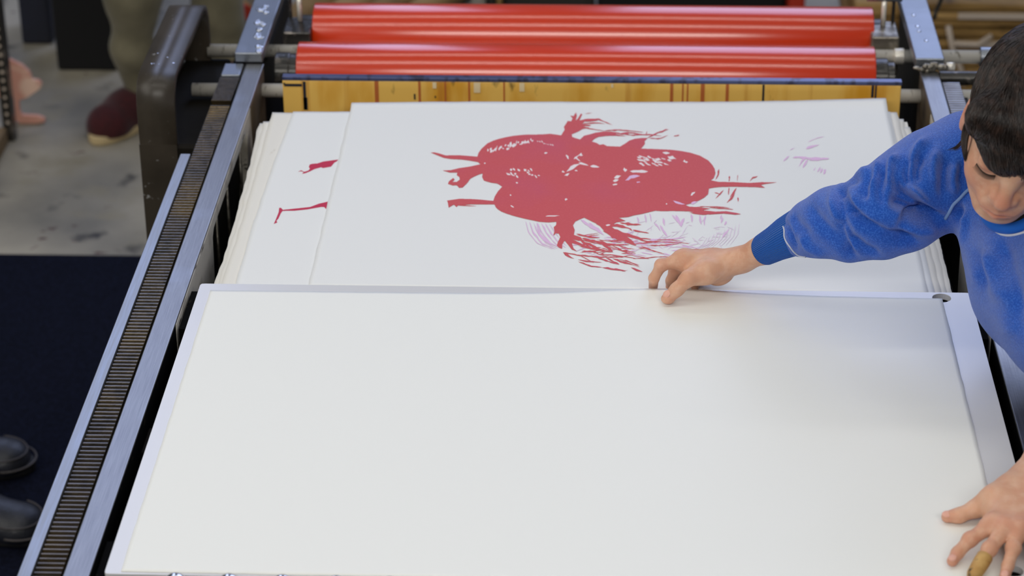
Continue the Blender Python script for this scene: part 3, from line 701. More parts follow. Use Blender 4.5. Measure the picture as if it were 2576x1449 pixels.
# ------------------------------------------------------------------ smooth volumes for the figures
class Vol:
    """signed distance volume on a grid; shapes are blended smoothly and the zero surface becomes a mesh"""
    def __init__(s, lo, hi, res):
        s.lo = np.array(lo, float); s.res = res
        s.n = np.ceil((np.array(hi) - s.lo) / res).astype(int) + 1
        s.f = np.full(s.n, 1.0, np.float32)
        s.ax = [s.lo[i] + np.arange(s.n[i]) * res for i in range(3)]

    def put(s, fn, lo, hi, k=0.01, op='add'):
        m = k + 4 * s.res + .012
        i0 = np.clip(np.floor((np.array(lo) - m - s.lo) / s.res).astype(int), 0, s.n)
        i1 = np.clip(np.ceil((np.array(hi) + m - s.lo) / s.res).astype(int) + 1, 0, s.n)
        if (i1 <= i0).any(): return
        sl = tuple(slice(a, b) for a, b in zip(i0, i1))
        X = s.ax[0][sl[0]].astype(np.float32)[:, None, None]; Y = s.ax[1][sl[1]].astype(np.float32)[None, :, None]; Z = s.ax[2][sl[2]].astype(np.float32)[None, None, :]
        d = fn(X, Y, Z); a = s.f[sl]
        if op == 'add':
            h = np.maximum(k - np.abs(a - d), 0) / k; r = np.minimum(a, d) - h * h * k * .25
        else:
            h = np.maximum(k - np.abs(-a - d), 0) / k; r = -(np.minimum(-a, d) - h * h * k * .25)
            r = np.where(a > .5, a, r)
        s.f[sl] = r

    def cap(s, a, b, ra, rb, k=.01, op='add', flat=None):
        """tapered capsule; flat=(axis, factor) thins it along a direction"""
        a = np.array(a, float); b = np.array(b, float); ab = b - a; L2 = float(ab @ ab) + 1e-12
        fl = None
        if flat is not None:
            n = np.array(flat[0], float); n /= np.linalg.norm(n); fl = (n, 1 / flat[1] - 1)

        def fn(X, Y, Z):
            px, py, pz = X - a[0], Y - a[1], Z - a[2]
            t = np.clip((px * ab[0] + py * ab[1] + pz * ab[2]) / L2, 0, 1)
            qx, qy, qz = px - t * ab[0], py - t * ab[1], pz - t * ab[2]
            if fl is not None:
                n, e = fl; dn = qx * n[0] + qy * n[1] + qz * n[2]
                q2 = qx * qx + qy * qy + qz * qz + dn * dn * ((1 + e) ** 2 - 1)
            else: q2 = qx * qx + qy * qy + qz * qz
            return np.sqrt(q2) - (ra + (rb - ra) * t)
        R = max(ra, rb); s.put(fn, np.minimum(a, b) - R, np.maximum(a, b) + R, k, op)

    def chain(s, pts, rads, k=.01, flat=None):
        for i in range(len(pts) - 1): s.cap(pts[i], pts[i + 1], rads[i], rads[i + 1], k, 'add', flat)

    def ell(s, c, r, A=None, k=.01, op='add'):
        c = np.array(c, float); r = np.array(r, float); A = np.eye(3) if A is None else A   # columns of A are the axes

        def fn(X, Y, Z):
            px, py, pz = X - c[0], Y - c[1], Z - c[2]
            q = [(px * A[0, i] + py * A[1, i] + pz * A[2, i]) for i in range(3)]
            k0 = np.sqrt(sum((q[i] / r[i]) ** 2 for i in range(3))); k1 = np.sqrt(sum((q[i] / r[i] ** 2) ** 2 for i in range(3))) + 1e-9
            return k0 * (k0 - 1) / k1
        R = r.max(); s.put(fn, c - R, c + R, k, op)

    def mesh(s):
        f = s.f; nx, ny, nz = f.shape
        ins = f < 0
        c = [ins[i:nx - 1 + i, j:ny - 1 + j, k:nz - 1 + k] for i in (0, 1) for j in (0, 1) for k in (0, 1)]
        cnt = sum(x.astype(np.int8) for x in c)
        I, J, K = np.nonzero((cnt > 0) & (cnt < 8))
        idx = np.full((nx - 1, ny - 1, nz - 1), -1, np.int32); idx[I, J, K] = np.arange(len(I))
        acc = np.zeros((len(I), 3)); num = np.zeros(len(I))
        co = [(0, 0, 0), (1, 0, 0), (0, 1, 0), (1, 1, 0), (0, 0, 1), (1, 0, 1), (0, 1, 1), (1, 1, 1)]
        for a in range(8):
            for b in range(a + 1, 8):
                if bin(a ^ b).count('1') != 1: continue
                A, B = co[a], co[b]
                fa = f[I + A[0], J + A[1], K + A[2]]; fb = f[I + B[0], J + B[1], K + B[2]]
                m = (fa < 0) != (fb < 0)
                t = np.where(m, fa / np.where(m, fa - fb, 1), 0)
                for d in range(3): acc[:, d] += np.where(m, A[d] + t * (B[d] - A[d]), 0)
                num += m
        V = (np.stack([I, J, K], 1) + acc / num[:, None]) * s.res + s.lo
        Q = []
        for d in range(3):
            sh = [slice(1, n - 1) for n in f.shape]; sh[d] = slice(0, f.shape[d] - 1)
            s2 = list(sh); s2[d] = slice(1, f.shape[d])
            a = ins[tuple(sh)]; b = ins[tuple(s2)]
            ii = np.array(np.nonzero(a != b)).T
            if not len(ii): continue
            off = np.array([s_.start for s_ in sh]); g = ii + off; flip = a[tuple(ii.T)]
            e1 = np.zeros(3, int); e2 = np.zeros(3, int); e1[(d + 1) % 3] = 1; e2[(d + 2) % 3] = 1
            q = np.stack([idx[tuple((g - e1 - e2).T)], idx[tuple((g - e2).T)], idx[tuple(g.T)], idx[tuple((g - e1).T)]], 1)
            q[~flip] = q[~flip][:, ::-1]; Q.append(q)
        return V, np.concatenate(Q)


def np_mesh(name, parts):
    Vs = []; Qs = []; o = 0
    for V, Q in parts: Vs.append(V); Qs.append(Q + o); o += len(V)
    V = np.concatenate(Vs); Q = np.concatenate(Qs)
    Q = Q[(Q >= 0).all(1)]
    me = bpy.data.meshes.new(name)
    me.vertices.add(len(V)); me.vertices.foreach_set('co', V.astype(np.float32).ravel())
    me.loops.add(Q.size); me.loops.foreach_set('vertex_index', Q.astype(np.int32).ravel())
    me.polygons.add(len(Q)); me.polygons.foreach_set('loop_start', np.arange(0, Q.size, 4, dtype=np.int32)); me.polygons.foreach_set('loop_total', np.full(len(Q), 4, np.int32))
    me.update(calc_edges=True); me.validate()
    me.polygons.foreach_set('use_smooth', np.ones(len(me.polygons), bool))
    return me


def relax(V, Q, n=1, w=.5):
    """a little smoothing of the mesh"""
    for _ in range(n):
        S_ = np.zeros_like(V); c = np.zeros(len(V))
        for a, b in ((0, 1), (1, 2), (2, 3), (3, 0)):
            np.add.at(S_, Q[:, a], V[Q[:, b]]); np.add.at(c, Q[:, a], 1)
            np.add.at(S_, Q[:, b], V[Q[:, a]]); np.add.at(c, Q[:, b], 1)
        V = V * (1 - w) + w * S_ / np.maximum(c, 1)[:, None]
    return V


def normals(V, Q):
    n = np.cross(V[Q[:, 2]] - V[Q[:, 0]], V[Q[:, 3]] - V[Q[:, 1]])
    N = np.zeros_like(V)
    for a in range(4): np.add.at(N, Q[:, a], n)
    return N / (np.linalg.norm(N, axis=1)[:, None] + 1e-12)


def tint(me, V, blobs):
    """pigment: blobs = (point, radius, strength) stored as a colour attribute"""
    t = np.zeros(len(me.vertices), np.float32); co = np.zeros(len(me.vertices) * 3, np.float32); me.vertices.foreach_get('co', co); co = co.reshape(-1, 3)
    for p, r, s_ in blobs: t += s_ * np.exp(-((co - np.array(p, np.float32)) ** 2).sum(1) / r ** 2)
    a = me.attributes.new('tint', 'FLOAT', 'POINT'); a.data.foreach_set('value', np.clip(t, -1, 1).astype(np.float32))


def skin_mat():
    m = mat('skin', S(215, 168, 139), .5, n=[(18, .35, .7, S(205, 152, 124), U1), (70, .45, .7, S(220, 178, 151), U1)], bump=.10, bscale=600, spec=.35, sss=.25)
    nt = m.node_tree; N = nt.nodes; L = nt.links; b = N['Principled BSDF']
    src = b.inputs['Base Color'].links[0].from_socket
    at = N.new('ShaderNodeAttribute'); at.attribute_name = 'tint'
    mx = N.new('ShaderNodeMix'); mx.data_type = 'RGBA'
    L.new(at.outputs['Fac'], mx.inputs[0]); L.new(src, mx.inputs[6]); mx.inputs[7].default_value = (*S(196, 100, 88), 1)
    L.new(mx.outputs[2], b.inputs['Base Color'])
    return m


MT['skin'] = skin_mat()


def fleece_mat():
    m = mat('blue_fleece', S(36, 88, 190), .95, n=[(520, .45, .66, S(64, 116, 214), U1)], bump=.8, bscale=1100, spec=.1, sheen=.5)
    return m


MT['fleece'] = fleece_mat()


def rib_mat(name, col, scale, axis):
    m = mat(name, col, .9, spec=.1, sheen=.15)
    nt = m.node_tree; N = nt.nodes; L = nt.links; b = N['Principled BSDF']
    at = N.new('ShaderNodeAttribute'); at.attribute_name = 'rib'
    w = N.new('ShaderNodeMath'); w.operation = 'SINE'; L.new(at.outputs['Fac'], w.inputs[0])
    bp = N.new('ShaderNodeBump'); bp.inputs['Strength'].default_value = .9; bp.inputs['Distance'].default_value = .0012
    L.new(w.outputs[0], bp.inputs['Height']); L.new(bp.outputs[0], b.inputs['Normal'])
    return m


MT['rib'] = rib_mat('blue_rib_knit', S(34, 96, 188), 1, 0)
MT['seam'] = mat('pale_blue_stitching', S(120, 150, 200), .8)
MT['stitch'] = mat('white_stitching', S(196, 200, 214), .8)
MT['hair'] = mat('dark_brown_hair', S(27, 18, 15), .36, n=[(90, .45, .7, S(58, 41, 33), (1, 1, 1))], spec=.5)
MT['lash'] = mat('dark_lashes', S(40, 26, 22), .6)
MT['lip'] = mat('lip', S(190, 118, 104), .45, spec=.4)
MT['nail'] = mat('fingernail', S(222, 168, 150), .3, spec=.4)
MT['cot'] = mat('tan_finger_plaster', S(196, 156, 92), .6, n=[(50, .4, .7, S(168, 122, 58), U1), (60, .62, .68, S(60, 54, 44), U1)], bump=.4, bscale=120)
MT['jeans'] = mat('dark_denim', S(34, 38, 54), .9, bump=.3, bscale=300)
MT['neckblack'] = mat('neck_gap_black', S(10, 10, 12), .9)

# ------------------------------------------------------------------ the person in the blue sweatshirt
person = thing('person', 'person in a blue fleece sweatshirt leaning over the press with dark brown hair', 'person', (1.34, .42, FLOOR))

# --- right hand pinching the sheet
hv = Vol((.585, .55, -.02), (.80, .82, .13), .00105)
dT = 3.35
wr = D(1812, 668, 3.375)
idx = [D(1722, 652, 3.375), D(1664, 667, 3.372), D(1645, 700, 3.385), D(1643, 722, 3.405)]
mid = [D(1738, 660, 3.395), D(1697, 680, 3.405), D(1688, 706, 3.415), D(1686, 722, 3.425)]
rin = [D(1752, 668, 3.412), D(1718, 688, 3.432), D(1712, 708, 3.435), D(1716, 722, 3.432)]
pin = [D(1772, 680, 3.42), D(1752, 700, 3.430), D(1749, 715, 3.424), D(1748, 724, 3.418)]
thb = [D(1776, 684, 3.355), D(1732, 700, 3.345), D(1702, 729, 3.348), D(1683, 748, 3.353)]
hv.chain(idx, [.0105, .0078, .0070, .0064], .004)
hv.chain(mid, [.0100, .0078, .0070, .0064], .004)
hv.chain(rin, [.0100, .0074, .0066, .0060], .004)
hv.chain(pin, [.0090, .0064, .0058, .0052], .004)
hv.chain(thb, [.0155, .0105, .0088, .0080], .006)
hv.ell(D(1679, 752, 3.352), (.0088, .0088, .0062), None, .004)
hv.ell(D(1712, 650, 3.378), (.0088, .0088, .0088), None, .006)
hv.ell(D(1662, 667, 3.373), (.0082, .0082, .0082), None, .004)
# palm: metacarpals fan out to the wrist
for q, r in ((idx[0], .0115), (mid[0], .0125), (rin[0], .0125), (pin[0], .0115)):
    hv.cap(q, D(1795, 668, 3.385), r, .0165, .014)
hv.cap(D(1735, 664, 3.38), D(1800, 668, 3.38), .0135, .0185, .014)
hv.cap(thb[0], D(1812, 668, 3.365), .0145, .0155, .012)
hv.cap(D(1745, 694, 3.36), D(1790, 688, 3.37), .0115, .0110, .010)
hv.ell(D(1804, 703, 3.388), (.0125, .012, .0078), None, .004)
hv.ell(D(1822, 694, 3.39), (.011, .012, .0075), None, .008)
# wrist and forearm
cuffA = D(1918, 632, 3.345)
fl = (M[:, 1] * .9 + np.array([.2, 0, .3]), .80)
hv.cap(D(1808, 670, 3.385), D(1858, 655, 3.37), .0195, .0195, .012, flat=fl)
hv.cap(D(1858, 655, 3.37), D(1925, 628, 3.34), .0195, .0222, .014, flat=fl)
hv.cap(D(1925, 628, 3.34), D(1990, 596, 3.31), .0222, .026, .010, flat=fl)
# creases
hv.cap(D(1708, 676, 3.362), D(1722, 692, 3.345), .0010, .0008, .004, 'sub')
hv.cap(D(1676, 660, 3.362), D(1684, 680, 3.352), .0006, .0006, .003, 'sub')
hv.cap(D(1655, 684, 3.366), D(1670, 692, 3.362), .0005, .0005, .002, 'sub')
hv.cap(D(1640, 706, 3.372), D(1656, 710, 3.372), .0005, .0005, .002, 'sub')
hv.cap(D(1690, 728, 3.338), D(1700, 742, 3.338), .0005, .0005, .002, 'sub')
for x_ in (1727, 1731, 1736, 1742, 1762, 1778):
    hv.cap(D(x_, 702, 3.330), D(x_ + 1, 716, 3.336), .0004, .0004, .0016, 'sub')
handR = hv.mesh()
handR = (relax(*handR, 2, .45), handR[1])

# --- left hand spread flat on the board
lv = Vol((.92, -.02, -.004), (1.225, .33, .15), .00115)
Z = lambda u, v, z: P(u, v, z)
Lw = np.array([1.068, .215, .040])
Lidx = [Z(2497, 1318, .030), Z(2440, 1358, .020), Z(2409, 1391, .011), Z(2396, 1411, .0085)]
Lmid = [Z(2530, 1328, .031), Z(2489, 1382, .022), Z(2466, 1420, .013), Z(2453, 1442, .0095)]
Lrin = [Z(2562, 1332, .030), Z(2549, 1380, .022), Z(2535, 1424, .012), Z(2527, 1452, .0085)]
Lpin = [Z(2592, 1330, .026), Z(2602, 1375, .018), Z(2603, 1405, .011), Z(2602, 1428, .008)]
Lthb = [Z(2500, 1255, .030), Z(2458, 1278, .016), Z(2412, 1297, .0105), Z(2383, 1300, .0085)]
lv.chain(Lidx, [.0095, .0078, .0070, .0064], .004)
lv.chain(Lmid, [.0098, .0080, .0070, .0064], .004)
lv.chain(Lrin, [.0094, .0076, .0066, .0060], .004)
lv.chain(Lpin, [.0085, .0066, .0058, .0052], .004)
lv.chain(Lthb, [.0140, .0105, .0082, .0070], .006)
for q in (Lidx[1], Lmid[1], Lrin[1]): lv.ell(q + np.array([0, 0, .001]), (.0086, .0086, .0082), None, .004)
for q in (Lidx[0], Lmid[0], Lrin[0], Lpin[0]):
    lv.cap(q, Lw, .0110, .0165, .012, flat=((0, 0, 1), .9))
    lv.ell(q + np.array([.001, .001, .003]), (.009, .009, .0075), None, .006)
lv.cap(Lthb[0], Lw + np.array([-.008, 0, -.004]), .0135, .0150, .014)
lv.cap(Z(2505, 1290, .024), Z(2545, 1240, .028), .014, .017, .014)
elL = np.array([1.300, .310, .140])
d_ = (elL - Lw); d_ /= np.linalg.norm(d_)
lv.cap(Lw, Lw + d_ * .06, .0215, .0215, .016, flat=((0, 0, 1), .78))
lv.cap(Lw + d_ * .06, Lw + d_ * .14, .0215, .025, .016, flat=((0, 0, 1), .85))
handL = lv.mesh(); handL = (relax(*handL, 2, .45), handL[1])

# --- head
r_, u_, b_ = M[:, 0], M[:, 1], M[:, 2]
phi, rho, yaw = math.radians(55), math.radians(13), math.radians(-9)
down = -math.sin(rho) * r_ - math.cos(rho) * u_
Fd = b_ * math.cos(phi) + down * math.sin(phi)
Ud = b_ * math.sin(phi) - down * math.cos(phi)
Ld = math.cos(rho) * r_ - math.sin(rho) * u_
Fy = Fd * math.cos(yaw) + Ld * math.sin(yaw); Ly = -Fd * math.sin(yaw) + Ld * math.cos(yaw)
HA = np.stack([Ly, Fy, Ud], 1)                      # columns: subject's left, forward, up
HC = D(2589, 312, 2.99)


def hw(l, f, u): return HC + HA @ np.array([l, f, u])


fv = Vol((-.10, -.125, -.15), (.10, .135, .135), .0014)      # built in the head's own frame
fv.ell((0, -.012, .028), (.071, .092, .086), None, .02)
fv.ell((0, .022, -.030), (.053, .066, .080), None, .03)
for s_ in (-1, 1):
    fv.cap((s_ * .048, .004, -.056), (s_ * .015, .062, -.088), .017, .014, .022)
    fv.ell((s_ * .033, .056, -.038), (.021, .023, .025), None, .02)
    fv.cap((s_ * .010, .082, .016), (s_ * .044, .066, .014), .0125, .011, .014)
    fv.ell((s_ * .031, .094, -.004), (.015, .012, .010), None, .010, 'sub')
    fv.ell((s_ * .031, .0735, -.005), (.0145, .0125, .0115), None, .0035)
    fv.cap((s_ * .020, .0862, -.0095), (s_ * .031, .0875, -.0115), .0010, .0010, .002, 'sub')
    fv.cap((s_ * .031, .0875, -.0115), (s_ * .043, .081, -.0085), .0010, .0010, .002, 'sub')
    fv.cap((s_ * .019, .087, .001), (s_ * .042, .083, .002), .0010, .0010, .004, 'sub')
    # ear
    A_ = np.array([[math.cos(.3) * 1, 0, 0], [0, 1, 0], [0, 0, 1]])
    fv.ell((s_ * .0712, -.002, -.020), (.0075, .016, .030), None, .006)
    fv.ell((s_ * .0798, .002, -.016), (.006, .0090, .017), None, .005, 'sub')
fv.ell((0, .066, -.091), (.018, .015, .014), None, .016)
fv.cap((0, .084, .012), (0, .088, -.006), .0095, .0080, .012)
fv.cap((0, .088, -.006), (0, .1000, -.033), .0076, .0092, .010)
fv.ell((0, .1010, -.0355), (.0102, .0092, .0086), None, .006)
for s_ in (-1, 1):
    fv.ell((s_ * .0115, .0900, -.0360), (.0068, .0095, .0068), None, .006)
    fv.ell((s_ * .0060, .0955, -.0430), (.0035, .0055, .0035), None, .003, 'sub')
    fv.cap((s_ * .0195, .091, -.038), (s_ * .028, .079, -.060), .0006, .0005, .005, 'sub')
fv.ell((0, .085, -.056), (.027, .013, .017), None, .014)
fv.cap((-.019, .0885, -.0600), (0, .0950, -.0585), .0034, .0042, .005)
fv.cap((.019, .0885, -.0600), (0, .0950, -.0585), .0034, .0042, .005)
fv.cap((-.016, .0870, -.0675), (0, .0925, -.0685), .0038, .0050, .006)
fv.cap((.016, .0870, -.0675), (0, .0925, -.0685), .0038, .0050, .006)
for s_ in (-1, 1): fv.cap((s_ * .024, .0895, -.0632), (0, .0985, -.0638), .0008, .0010, .002, 'sub')
hV, hQ = fv.mesh(); hV = relax(hV, hQ, 2, .45)
head = (hV @ HA.T + HC, hQ if np.linalg.det(HA) > 0 else hQ[:, ::-1])
# --- neck, trunk and limbs under the clothes (coarser)
T0 = D(2600, 470, 3.23); T1 = D(2660, 640, 3.13); T2 = np.array([1.27, .40, .12]); HIP = np.array([1.40, .40, -.04])
SHR = D(2430, 385, 3.21); SHL = np.array([1.205, .420, .215])
bv = Vol((.85, .05, FLOOR - .02), (1.75, .85, .42), .008)
bv.cap(hw(0, -.03, -.06), T0 + np.array([.02, .03, .0]), .050, .056, .03)
bv.chain([T0, D(2660, 640, 3.18), T2, HIP], [.055, .070, .085, .10], .04)
bv.chain([T0, SHR + np.array([0, .01, -.01]), D(2330, 450, 3.235), D(2180, 556, 3.24), D(2060, 574, 3.275), D(1985, 598, 3.312)], [.055, .036, .028, .020, .020, .020], .02)
bv.chain([T0, SHL, elL, Lw + d_ * .13], [.05, .040, .030, .0225], .02)
for s_, kx in ((1, .54), (-1, .30)):
    bv.chain([HIP + np.array([.02, s_ * .07, -.02]), np.array([1.40, .42 + s_ * .10, -.42]), np.array([1.46, .42 + s_ * .11, -.82])], [.085, .055, .038], .03)
bodyc = bv.mesh(); bodyc = (relax(*bodyc, 1, .5), bodyc[1])
me = np_mesh('body', [head, handR, handL, bodyc])
tn = [(hw(0, .104, -.033), .016, .42), (hw(-.042, .07, -.045), .022, .22), (hw(.042, .07, -.045), .022, .22), (hw(0, .095, -.065), .014, .30), (hw(-.012, .095, -.065), .012, .25), (hw(.012, .095, -.065), .012, .25), (hw(-.078, 0, -.020), .02, .4), (hw(-.031, .087, -.008), .009, .28), (hw(.031, .087, -.008), .009, .28),
      (idx[0], .010, .32), (idx[1], .009, .35), (mid[1], .009, .3), (idx[2], .007, .2), (thb[3], .010, .38), (idx[3], .01, .4), (mid[3], .01, .4), (D(1800, 700, 3.39), .012, .25),
      (Lidx[3], .010, .4), (Lthb[3], .010, .35), (Lidx[1], .009, .32), (Lmid[1], .009, .25), (Lrin[1], .009, .22), (Lidx[0], .014, .25), (Lmid[0], .014, .3), (Lrin[0], .014, .3), (Lpin[0], .014, .25), (Lrin[3], .01, .4)]
tint(me, None, tn)
obj('body', me, MT['skin'], person)
# nails
nl = bmesh.new()


def nail(c, axis, up, w, l, h=.0012):
    axis = np.array(axis) / np.linalg.norm(axis); up = np.array(up) - axis * np.dot(up, axis); up /= np.linalg.norm(up); sd = np.cross(axis, up)
    A = Matrix([[sd[i] * w, axis[i] * l, up[i] * h, c[i]] for i in range(3)] + [[0, 0, 0, 1]])
    bm = bmesh.new(); bmesh.ops.create_icosphere(bm, subdivisions=3, radius=1, matrix=A)
    return bm


tdir = thb[3] - thb[2]
nrm = b_ * .75 + u_ * .35 - r_ * .25
obj('fingernail', nail(D(1680, 745, 3.352) + nrm / np.linalg.norm(nrm) * .0068, tdir, nrm, .0052, .0064, .0016), MT['nail'], person, smooth=True)
for F_, up in ((Lidx, (0, -.15, 1)), (Lthb, (0, -.4, 1)), (Lrin, (0, 0, 1)), (Lpin, (0, 0, 1))):
    a = F_[3] - F_[2]; a /= np.linalg.norm(a); up = np.array(up, float); up -= a * up.dot(a); up /= np.linalg.norm(up)
    rr_ = .0066 if F_ is not Lthb else .0070
    obj('fingernail', nail(F_[3] + up * (rr_ - .0013) + a * .0005, a, up, .0046, .0056, .0016), MT['nail'], person, smooth=True)
# finger plaster on the middle finger of the left hand
a = Lmid[3] - Lmid[1]; a /= np.linalg.norm(a)
obj('finger_plaster', tube(bmesh.new(), [Lmid[2] - a * .013, Lmid[2] - a * .0125, Lmid[2] - a * .004, Lmid[2] + a * .006, Lmid[3] + a * .002, Lmid[3] + a * .0075, Lmid[3] + a * .0095], [.0078, .0092, .0094, .0090, .0086, .0066, .002], 24), MT['cot'], person, smooth=True)
# lips, lashes, brow
bm = bmesh.new()
for pts, r in (([(-.0225, .0893, -.0625), (-.012, .0945, -.0608), (0, .0975, -.0608), (.012, .0945, -.0608), (.0225, .0893, -.0625)], [.0005, .0016, .0020, .0016, .0005]), ([(-.020, .0885, -.0650), (-.010, .0930, -.0678), (0, .0950, -.0688), (.010, .0930, -.0678), (.020, .0885, -.0650)], [.0005, .0022, .0028, .0022, .0005])):
    tube(bm, [hw(*p) for p in pts], r, 12)
obj('lips', bm, MT['lip'], person, smooth=True)
for s_ in (-1, 1):
    bm = bmesh.new()
    n = 26
    for k in range(n):
        t = k / (n - 1); x = .0195 + .025 * t
        y = .0868 + .002 * math.sin(PI * t) - .0075 * t ** 2.2; z = -.0100 - .0022 * math.sin(PI * t * .9) + .001 * t
        tube(bm, [hw(s_ * x, y - .0008, z + .0006), hw(s_ * (x + .001 * t), y + .0035, z - .0025), hw(s_ * (x + .0035 * t), y + .0050, z - .0026)], [.0005, .0003, .0001], 5)
    tube(bm, [hw(s_ * (.0195 + .025 * t), .0868 + .002 * math.sin(PI * t) - .0075 * t ** 2.2, -.0100 - .0022 * math.sin(PI * t * .9) + .001 * t) for t in [k / 10 for k in range(11)]], .0006, 6)
    obj('eyelashes', bm, MT['lash'], person, smooth=True)
    bm = bmesh.new(); re_ = random.Random(4)
    for k in range(70):
        t = k / 69; x = .014 + .032 * t
        y = .0925 - .017 * t ** 1.8; z = .011 + .003 * math.sin(PI * t) + re_.uniform(-.002, .002)
        tube(bm, [hw(s_ * x, y, z), hw(s_ * (x + .006), y - .001 - .004 * t, z + .002 * (1 - t))], [.0004, .0001], 4)
    obj('eyebrow', bm, MT['lash'], person)

# --- hair: a close cap plus combed strands
hc = Vol((-.10, -.13, -.10), (.105, .125, .145), .002)
hc.ell((0, -.014, .032), (.0775, .099, .0935), None, .01)
hc.cap((-.050, .062, .055), (.05, .078, .030), .028, .022, .02)
hc.ell((.0745, .018, -.006), (.007, .011, .034), None, .008)
hc.ell((0, -.075, -.040), (.055, .035, .05), None, .03)
hc.cap((-.018, .076, .020), (.055, .064, .012), .0215, .024, .012)
hc.cap((-.018, .074, .016), (-.058, .048, .020), .0190, .016, .012)
# cut the face free: below a slanting fringe line
hc.put(lambda X, Y, Zz: np.maximum(np.maximum((Zz - (-.001 + np.maximum(0, -X - .034) * .9)) * 1.0 + X * 0, -(Y - .034 - np.maximum(0, -X - .05) * .2)), -.2 + 0 * X) + 0 * (X + Y + Zz), (-.11, .03, -.12), (.11, .14, .06), .006, 'sub')
cV, cQ = hc.mesh(); cV = relax(cV, cQ, 2, .5)
capme = np_mesh('hair', [(cV @ HA.T + HC, cQ)])
hair = obj('hair', capme, MT['hair'], person)
# strands follow the cap from the crown forwards
bvt = BVHTree.FromPolygons([Vector(v) for v in cV], [list(map(int, q)) for q in cQ])
rh = np.random.RandomState(3)


def strand_curve(name, strands, m, parent, r0=.00055):
    cu = bpy.data.curves.new(name, 'CURVE'); cu.dimensions = '3D'; cu.bevel_depth = r0; cu.bevel_resolution = 0; cu.use_fill_caps = False
    for pts in strands:
        sp = cu.splines.new('POLY'); sp.points.add(len(pts) - 1)
        sp.points.foreach_set('co', np.concatenate([pts, np.ones((len(pts), 1))], 1).astype(np.float32).ravel())
        n = len(pts)
        sp.points.foreach_set('radius', np.array([min(1, .3 + 6 * k / n) * (1 - (k / (n - 1)) ** 3 * .85) for k in range(n)], np.float32))
    tmp = bpy.data.objects.new(name + '_curve', cu); C.objects.link(tmp)
    bpy.context.view_layer.update()
    me = bpy.data.meshes.new_from_object(tmp.evaluated_get(bpy.context.evaluated_depsgraph_get()))
    bpy.data.objects.remove(tmp); bpy.data.curves.remove(cu)
    me.materials.clear()
    o = obj(name, me, m, parent, smooth=True); o['kind'] = 'stuff'
    return o


strands = []
whorl = np.array([.012, -.055, .125])
for k in range(7000):
    a = rh.rand() * 2 * PI; t = math.sqrt(rh.rand()) * 1.0
    # starting direction over the skull
    el = PI / 2 * (1 - t * .92)
    d0 = np.array([math.cos(a) * math.cos(el), math.sin(a) * math.cos(el) - .1, math.sin(el) + .05])
    p = np.array([0, -.014, .032]) + d0 / np.linalg.norm(d0) * .12
    loc, nn, _, _ = bvt.find_nearest(Vector(p))
    if loc is None: continue
    p = np.array(loc); pts = []; L_ = .045 + .045 * rh.rand(); st_ = L_ / 9; off = .0004 + .0024 * rh.rand() ** 2
    jit = rh.randn(3) * .18; bad = False
    for j in range(10):
        loc, nn, _, _ = bvt.find_nearest(Vector(p)); loc = np.array(loc); nn = np.array(nn)
        away = loc - whorl; away = away - nn * away.dot(nn); away /= np.linalg.norm(away) + 1e-6
        comb = np.array([-.55 if loc[1] > .0 else -.1 * np.sign(-loc[0]), .9 if loc[1] > -.02 else .2, -.45])
        comb = np.array([(.75 if loc[0] > -.045 else .1), .75, -.35]) if loc[1] > -.01 else comb
        d = away * .9 + comb * (.8 if loc[1] > -.02 else .2) + jit; d = d - nn * d.dot(nn); d /= np.linalg.norm(d) + 1e-6
        q = loc + nn * (off + .0005 * math.sin(j * 1.3 + k))
        if q[2] < -.007 + max(0, -q[0] - .034) * .9 and q[1] > .045 and j > 2: break
        pts.append(q); p = loc + d * st_
    if len(pts) > 3: strands.append(np.array(pts) @ HA.T + HC)
for k in range(1500):
    p = np.array([-.072 + .065 * rh.rand(), .05 + .05 * rh.rand(), .002 + .062 * rh.rand()]); pts = []; off = .0004 + .002 * rh.rand() ** 2; st_ = (.03 + .02 * rh.rand()) / 9; jit = rh.randn(3) * .10
    for j in range(10):
        loc, nn, _, _ = bvt.find_nearest(Vector(p)); loc = np.array(loc); nn = np.array(nn)
        d = np.array([.42, .35, -.85]) + jit; d = d - nn * d.dot(nn); d /= np.linalg.norm(d) + 1e-6
        q = loc + nn * off
        if q[2] < -.008 + max(0, -q[0] - .034) * .9 and j > 2: break
        pts.append(q); p = loc + d * st_
    if len(pts) > 3: strands.append(np.array(pts) @ HA.T + HC)
strand_curve('hair_strands', strands, MT['hair'], hair)
# sideburn lock and the wisp sticking out past the ear
lock = []
for k in range(420):
    w_ = rh.randn() * 3.6; dd_ = 2.985 + rh.rand() * .02
    s0 = D(2438 + w_, 306 + rh.rand() * 12, dd_); m0 = D(2420 + w_, 352 + rh.randn() * 3, dd_); e0 = D(2430 + w_ * .4, 392 + rh.rand() * 15, dd_)
    lock.append(np.array([s0 * (1 - w) ** 2 + m0 * 2 * w * (1 - w) + e0 * w * w for w in [j / 8 for j in range(9)]]))
for k in range(22):
    s0 = D(2425 + rh.randn() * 2, 350 + rh.randn() * 4, 3.035); m0 = D(2412, 372 + rh.randn() * 3, 3.03); e0 = D(2376 + 26 * rh.rand(), 379 + rh.randn() * 2.0, 3.03)
    if k % 3 == 0: s0 = D(2436, 372, 3.03); m0 = D(2426, 398 + rh.randn() * 3, 3.03); e0 = D(2432 + rh.randn() * 3, 408, 3.02)
    lock.append(np.array([s0 * (1 - w) ** 2 + m0 * 2 * w * (1 - w) + e0 * w * w for w in [j / 8 for j in range(9)]]))
strand_curve('side_lock', lock, MT['hair'], hair)

